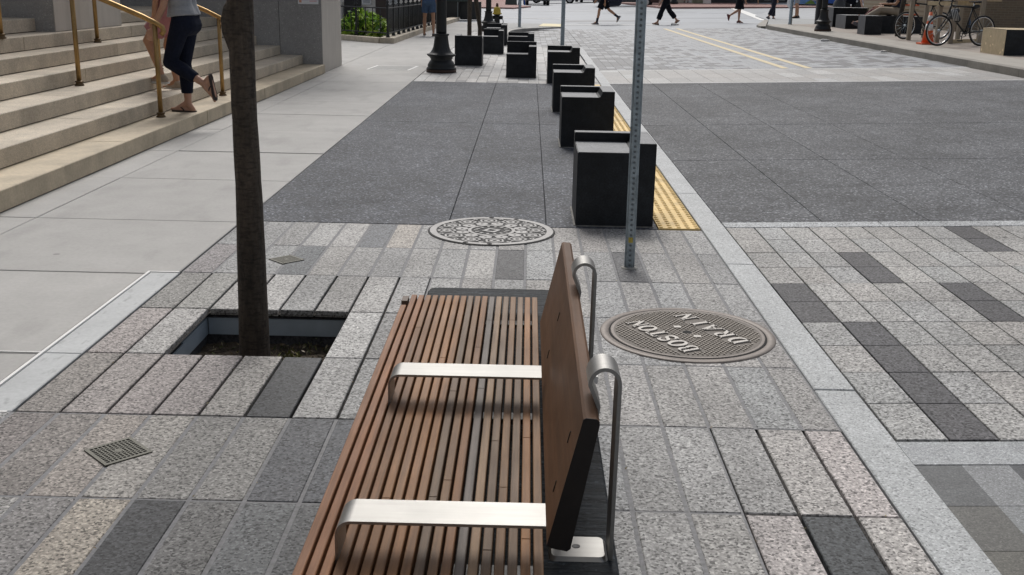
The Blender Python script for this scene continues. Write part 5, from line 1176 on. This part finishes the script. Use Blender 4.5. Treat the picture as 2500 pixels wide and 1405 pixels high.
# ------------------------------------------------------------------ FAR SIDE OF THE STREET
t = thing('storefront_building', 'long far storefront building with cream and dark base panels', 'building', (10, 86, gz(11) + .1))
MB().box(-1.0, 2.1, 0, .5, -.1, 4).build('cream_wall', 'stucco', t); MB().box(2.12, 3.4, .3, .8, -.1, 4).build('pier', 'housestone', t)
MB().box(3.45, 24, .4, 1, -.1, 4).build('shop_front', 'char', t); MB().box(-4, 24, 1.0, 2, 4.0, 10).build('upper_wall', 'brick', t)
for k in range(9): MB().box(4.0 + k * 2.1, 5.6 + k * 2.1, .36, .39, .25, 2.6).build('window', 'glassd' if k % 2 else mat('dim_pane', (.12, .13, .12), .3), t)
t = thing('far_building', 'distant brick building across the far street at left', 'building', (-12, 118, 0)); MB().box(-30, 20, 0, 6, 0, 9).build('wall', 'brick', t)
for k in range(8): MB().box(-18 + k * 4.4, -16 + k * 4.4, -.03, -.004, .8, 2.8).build('window', 'glassd', t)
t = thing('stone_planter', 'mossy stone planter on the far brick pavement', 'planter', (12.4, 80.5, gz(12.4) + .1)); MB().box(-.62, .1, -.3, .3, 0, .62, taper=.05).build('planter_body', 'stonegreen', t); MB().box(.12, .7, -.3, .3, 0, .5, taper=.04).build('block', 'housestone', t)
t = thing('street_lamp', 'dark lamp post foot by the cream wall far away', 'street lamp', (10.25, 78.8, gz(10.2) + .1)); MB().lathe([(.3, 0), (.28, .15), (.17, .3), (.16, .6), (.09, .9), (.08, 4)], n=18).build('base', 'iron', t)
t = thing('easel', 'wooden easel board standing on the far brick pavement', 'easel', (15.6, 78, gz(15.6) + .1))
for sx in (-1, 1): MB().tube([(sx * .45, 0, 0), (sx * .25, .1, 1.5)], .04, 6).build('leg', 'lumber', t)
MB().box(-.42, .42, .0, .06, .28, .36).build('ledge', 'lumber', t); MB().box(-.4, .4, .06, .09, .37, 1.4).build('board', 'char', t)
bn2 = thing('banner', 'blue banner with maroon and green shapes at the far right', 'banner', (17.4, 69.2, gz(17.4) + .09)); MB().box(-.95, 1.0, 0, .05, .10, 1.3).build('sheet', 'bannerblue', bn2); MB().box(-1.0, 1.05, -.01, .06, 0, .095).build('base_rail', 'char', bn2)
q = MB(); q.capsule((.35, -.02, .75), .4, (.5, -.02, .8), .42); q.xf(Matrix.Translation((0, -.006, 0)) @ Matrix.Diagonal((1, .01, 1, 1))); q.build('print', 'bannerred', bn2); MB().add([(-.3, -.006, .11), (.4, -.006, .11), (.1, -.006, .38)], [(0, 1, 2)]).build('print', 'bannergreen', bn2)
MB().tube([(-.05, -.008, .42), (.3, -.008, .3), (.7, -.008, .36), (.95, -.008, .55)], .035, 6).build('print', 'whiteplain', bn2)
t = thing('recycling_bin', 'bright blue bin far right behind the lamp post', 'bin', (18.6, 68.5, gz(18.6) + .1)); MB().box(-.42, .42, -.35, .35, 0.03, 1.1, taper=-.05).build('bin_body', 'plastic_blue', t); MB().box(-.5, .5, -.42, .42, 1.1, 1.17).build('lid', 'plastic_blue', t); MB().tube([(-.4, -.3, .08), (.4, -.3, .08)], .08, 8).build('wheels', 'tyre', t)
t = thing('stroller', 'black covered stroller parked by the pavement far right', 'stroller', (17.3, 59.6, gz(17.3) + .03))
for x, y, r_ in ((-.38, -.25, .2), (.25, -.28, .22), (-.38, .25, .2), (.25, .28, .22)):
    q = MB(); q.lathe([(r_ * .6, -.03), (r_, -.03), (r_, .03), (r_ * .6, .03)], n=20); q.xf(Matrix.Translation((x, y, r_)) @ Matrix.Rotation(PI / 2, 4, 'X')); wq = q.build('wheel', 'tyre', t); q = MB(); q.lathe([(r_ * .58, -.02), (r_ * .58, .02)], n=16); q.xf(Matrix.Translation((x, y, r_)) @ Matrix.Rotation(PI / 2, 4, 'X')); q.build('rim', 'galv', wq)
q = MB(); q.box(-.45, .42, -.24, .24, .3, .85, taper=.06); q.build('seat', 'blackcl', t); q = MB(); q.capsule((-.2, 0, .85), .28, (.15, 0, .9), .28); remesh(q, 'hood', 'blackcl', t, .03, 2); MB().tube([(.4, -.2, .7), (.7, -.2, 1.05), (.7, .2, 1.05), (.4, .2, .7)], .02, 6).build('handle', 'galv', t); MB().box(.1, .2, -.25, -.245, .42, .52).build('label_patch', 'whiteplain', t)
t = thing('market_tent', 'white fabric tent side at the far right behind the seated people', 'tent', (21.5, 71.0, gz(21.5) + .1)); MB().box(-2., 2.2, 0, 2.5, .12, 2.4).build('side_wall', 'whiteplain', t); MB().prism([(-2.2, -.2), (2.4, -.2), (2.4, 2.7), (-2.2, 2.7)], 2.41, 2.6).build('roof', 'whiteplain', t)
for x in (-2.05, 2.25): MB().box(x - .03, x + .03, -.06, 0, 0, 2.4).build('pole', 'galv', t)
t = thing('street_stall', 'dark covered board on the far left brick pavement with blue straps', 'stall', (-1.25, 79.3, .08)); MB().box(-.5, .35, 0, .6, 0, 1.0, taper=.08).build('cover', 'green', t); MB().tube([(.45, 0, 0), (.6, .1, 1.2)], .05, 6).tube([(.9, 0, 0), (.7, .1, 1.2)], .05, 6).build('frame', 'plastic_blue', t)
t = thing('clutter_table', 'orange striped seat stack behind the seated people', 'chairs', (10.9, 32.2, zr_(10.9)))
for k in range(3): MB().box(-.3, .3, -.2, .2, .45 + k * .13, .49 + k * .13).build('slat', 'orange' if k != 1 else 'lumber', t)
for x in (-.25, .25): MB().box(x - .025, x + .025, -.02, .02, 0, .45).build('leg', 'char', t)
# litter
for x, y, z, lab, s_ in ((7.9, 29.35, gz(7.9), 'crumpled white paper on the street near the right kerb', .10), (7.95, 24.6, gz(7.9), 'small scrap of litter in the gutter at right', .07), (5.55, 42.0, gz(5.5) - .01, 'flat white paper scrap on the crossing behind the walker', .12)):
    b_ = MB(); b_.capsule((-s_, 0, s_ * .3), s_ * .4, (s_, .02, s_ * .25), s_ * .3); b_.capsule((0, 0, s_ * .3), s_ * .4, (.2 * s_, s_ * .7, s_ * .2), s_ * .25)
    o = remesh(b_, 'litter', 'litter', None, .025, 1); o.location = (x, y, z); tag(o, lab, 'litter')
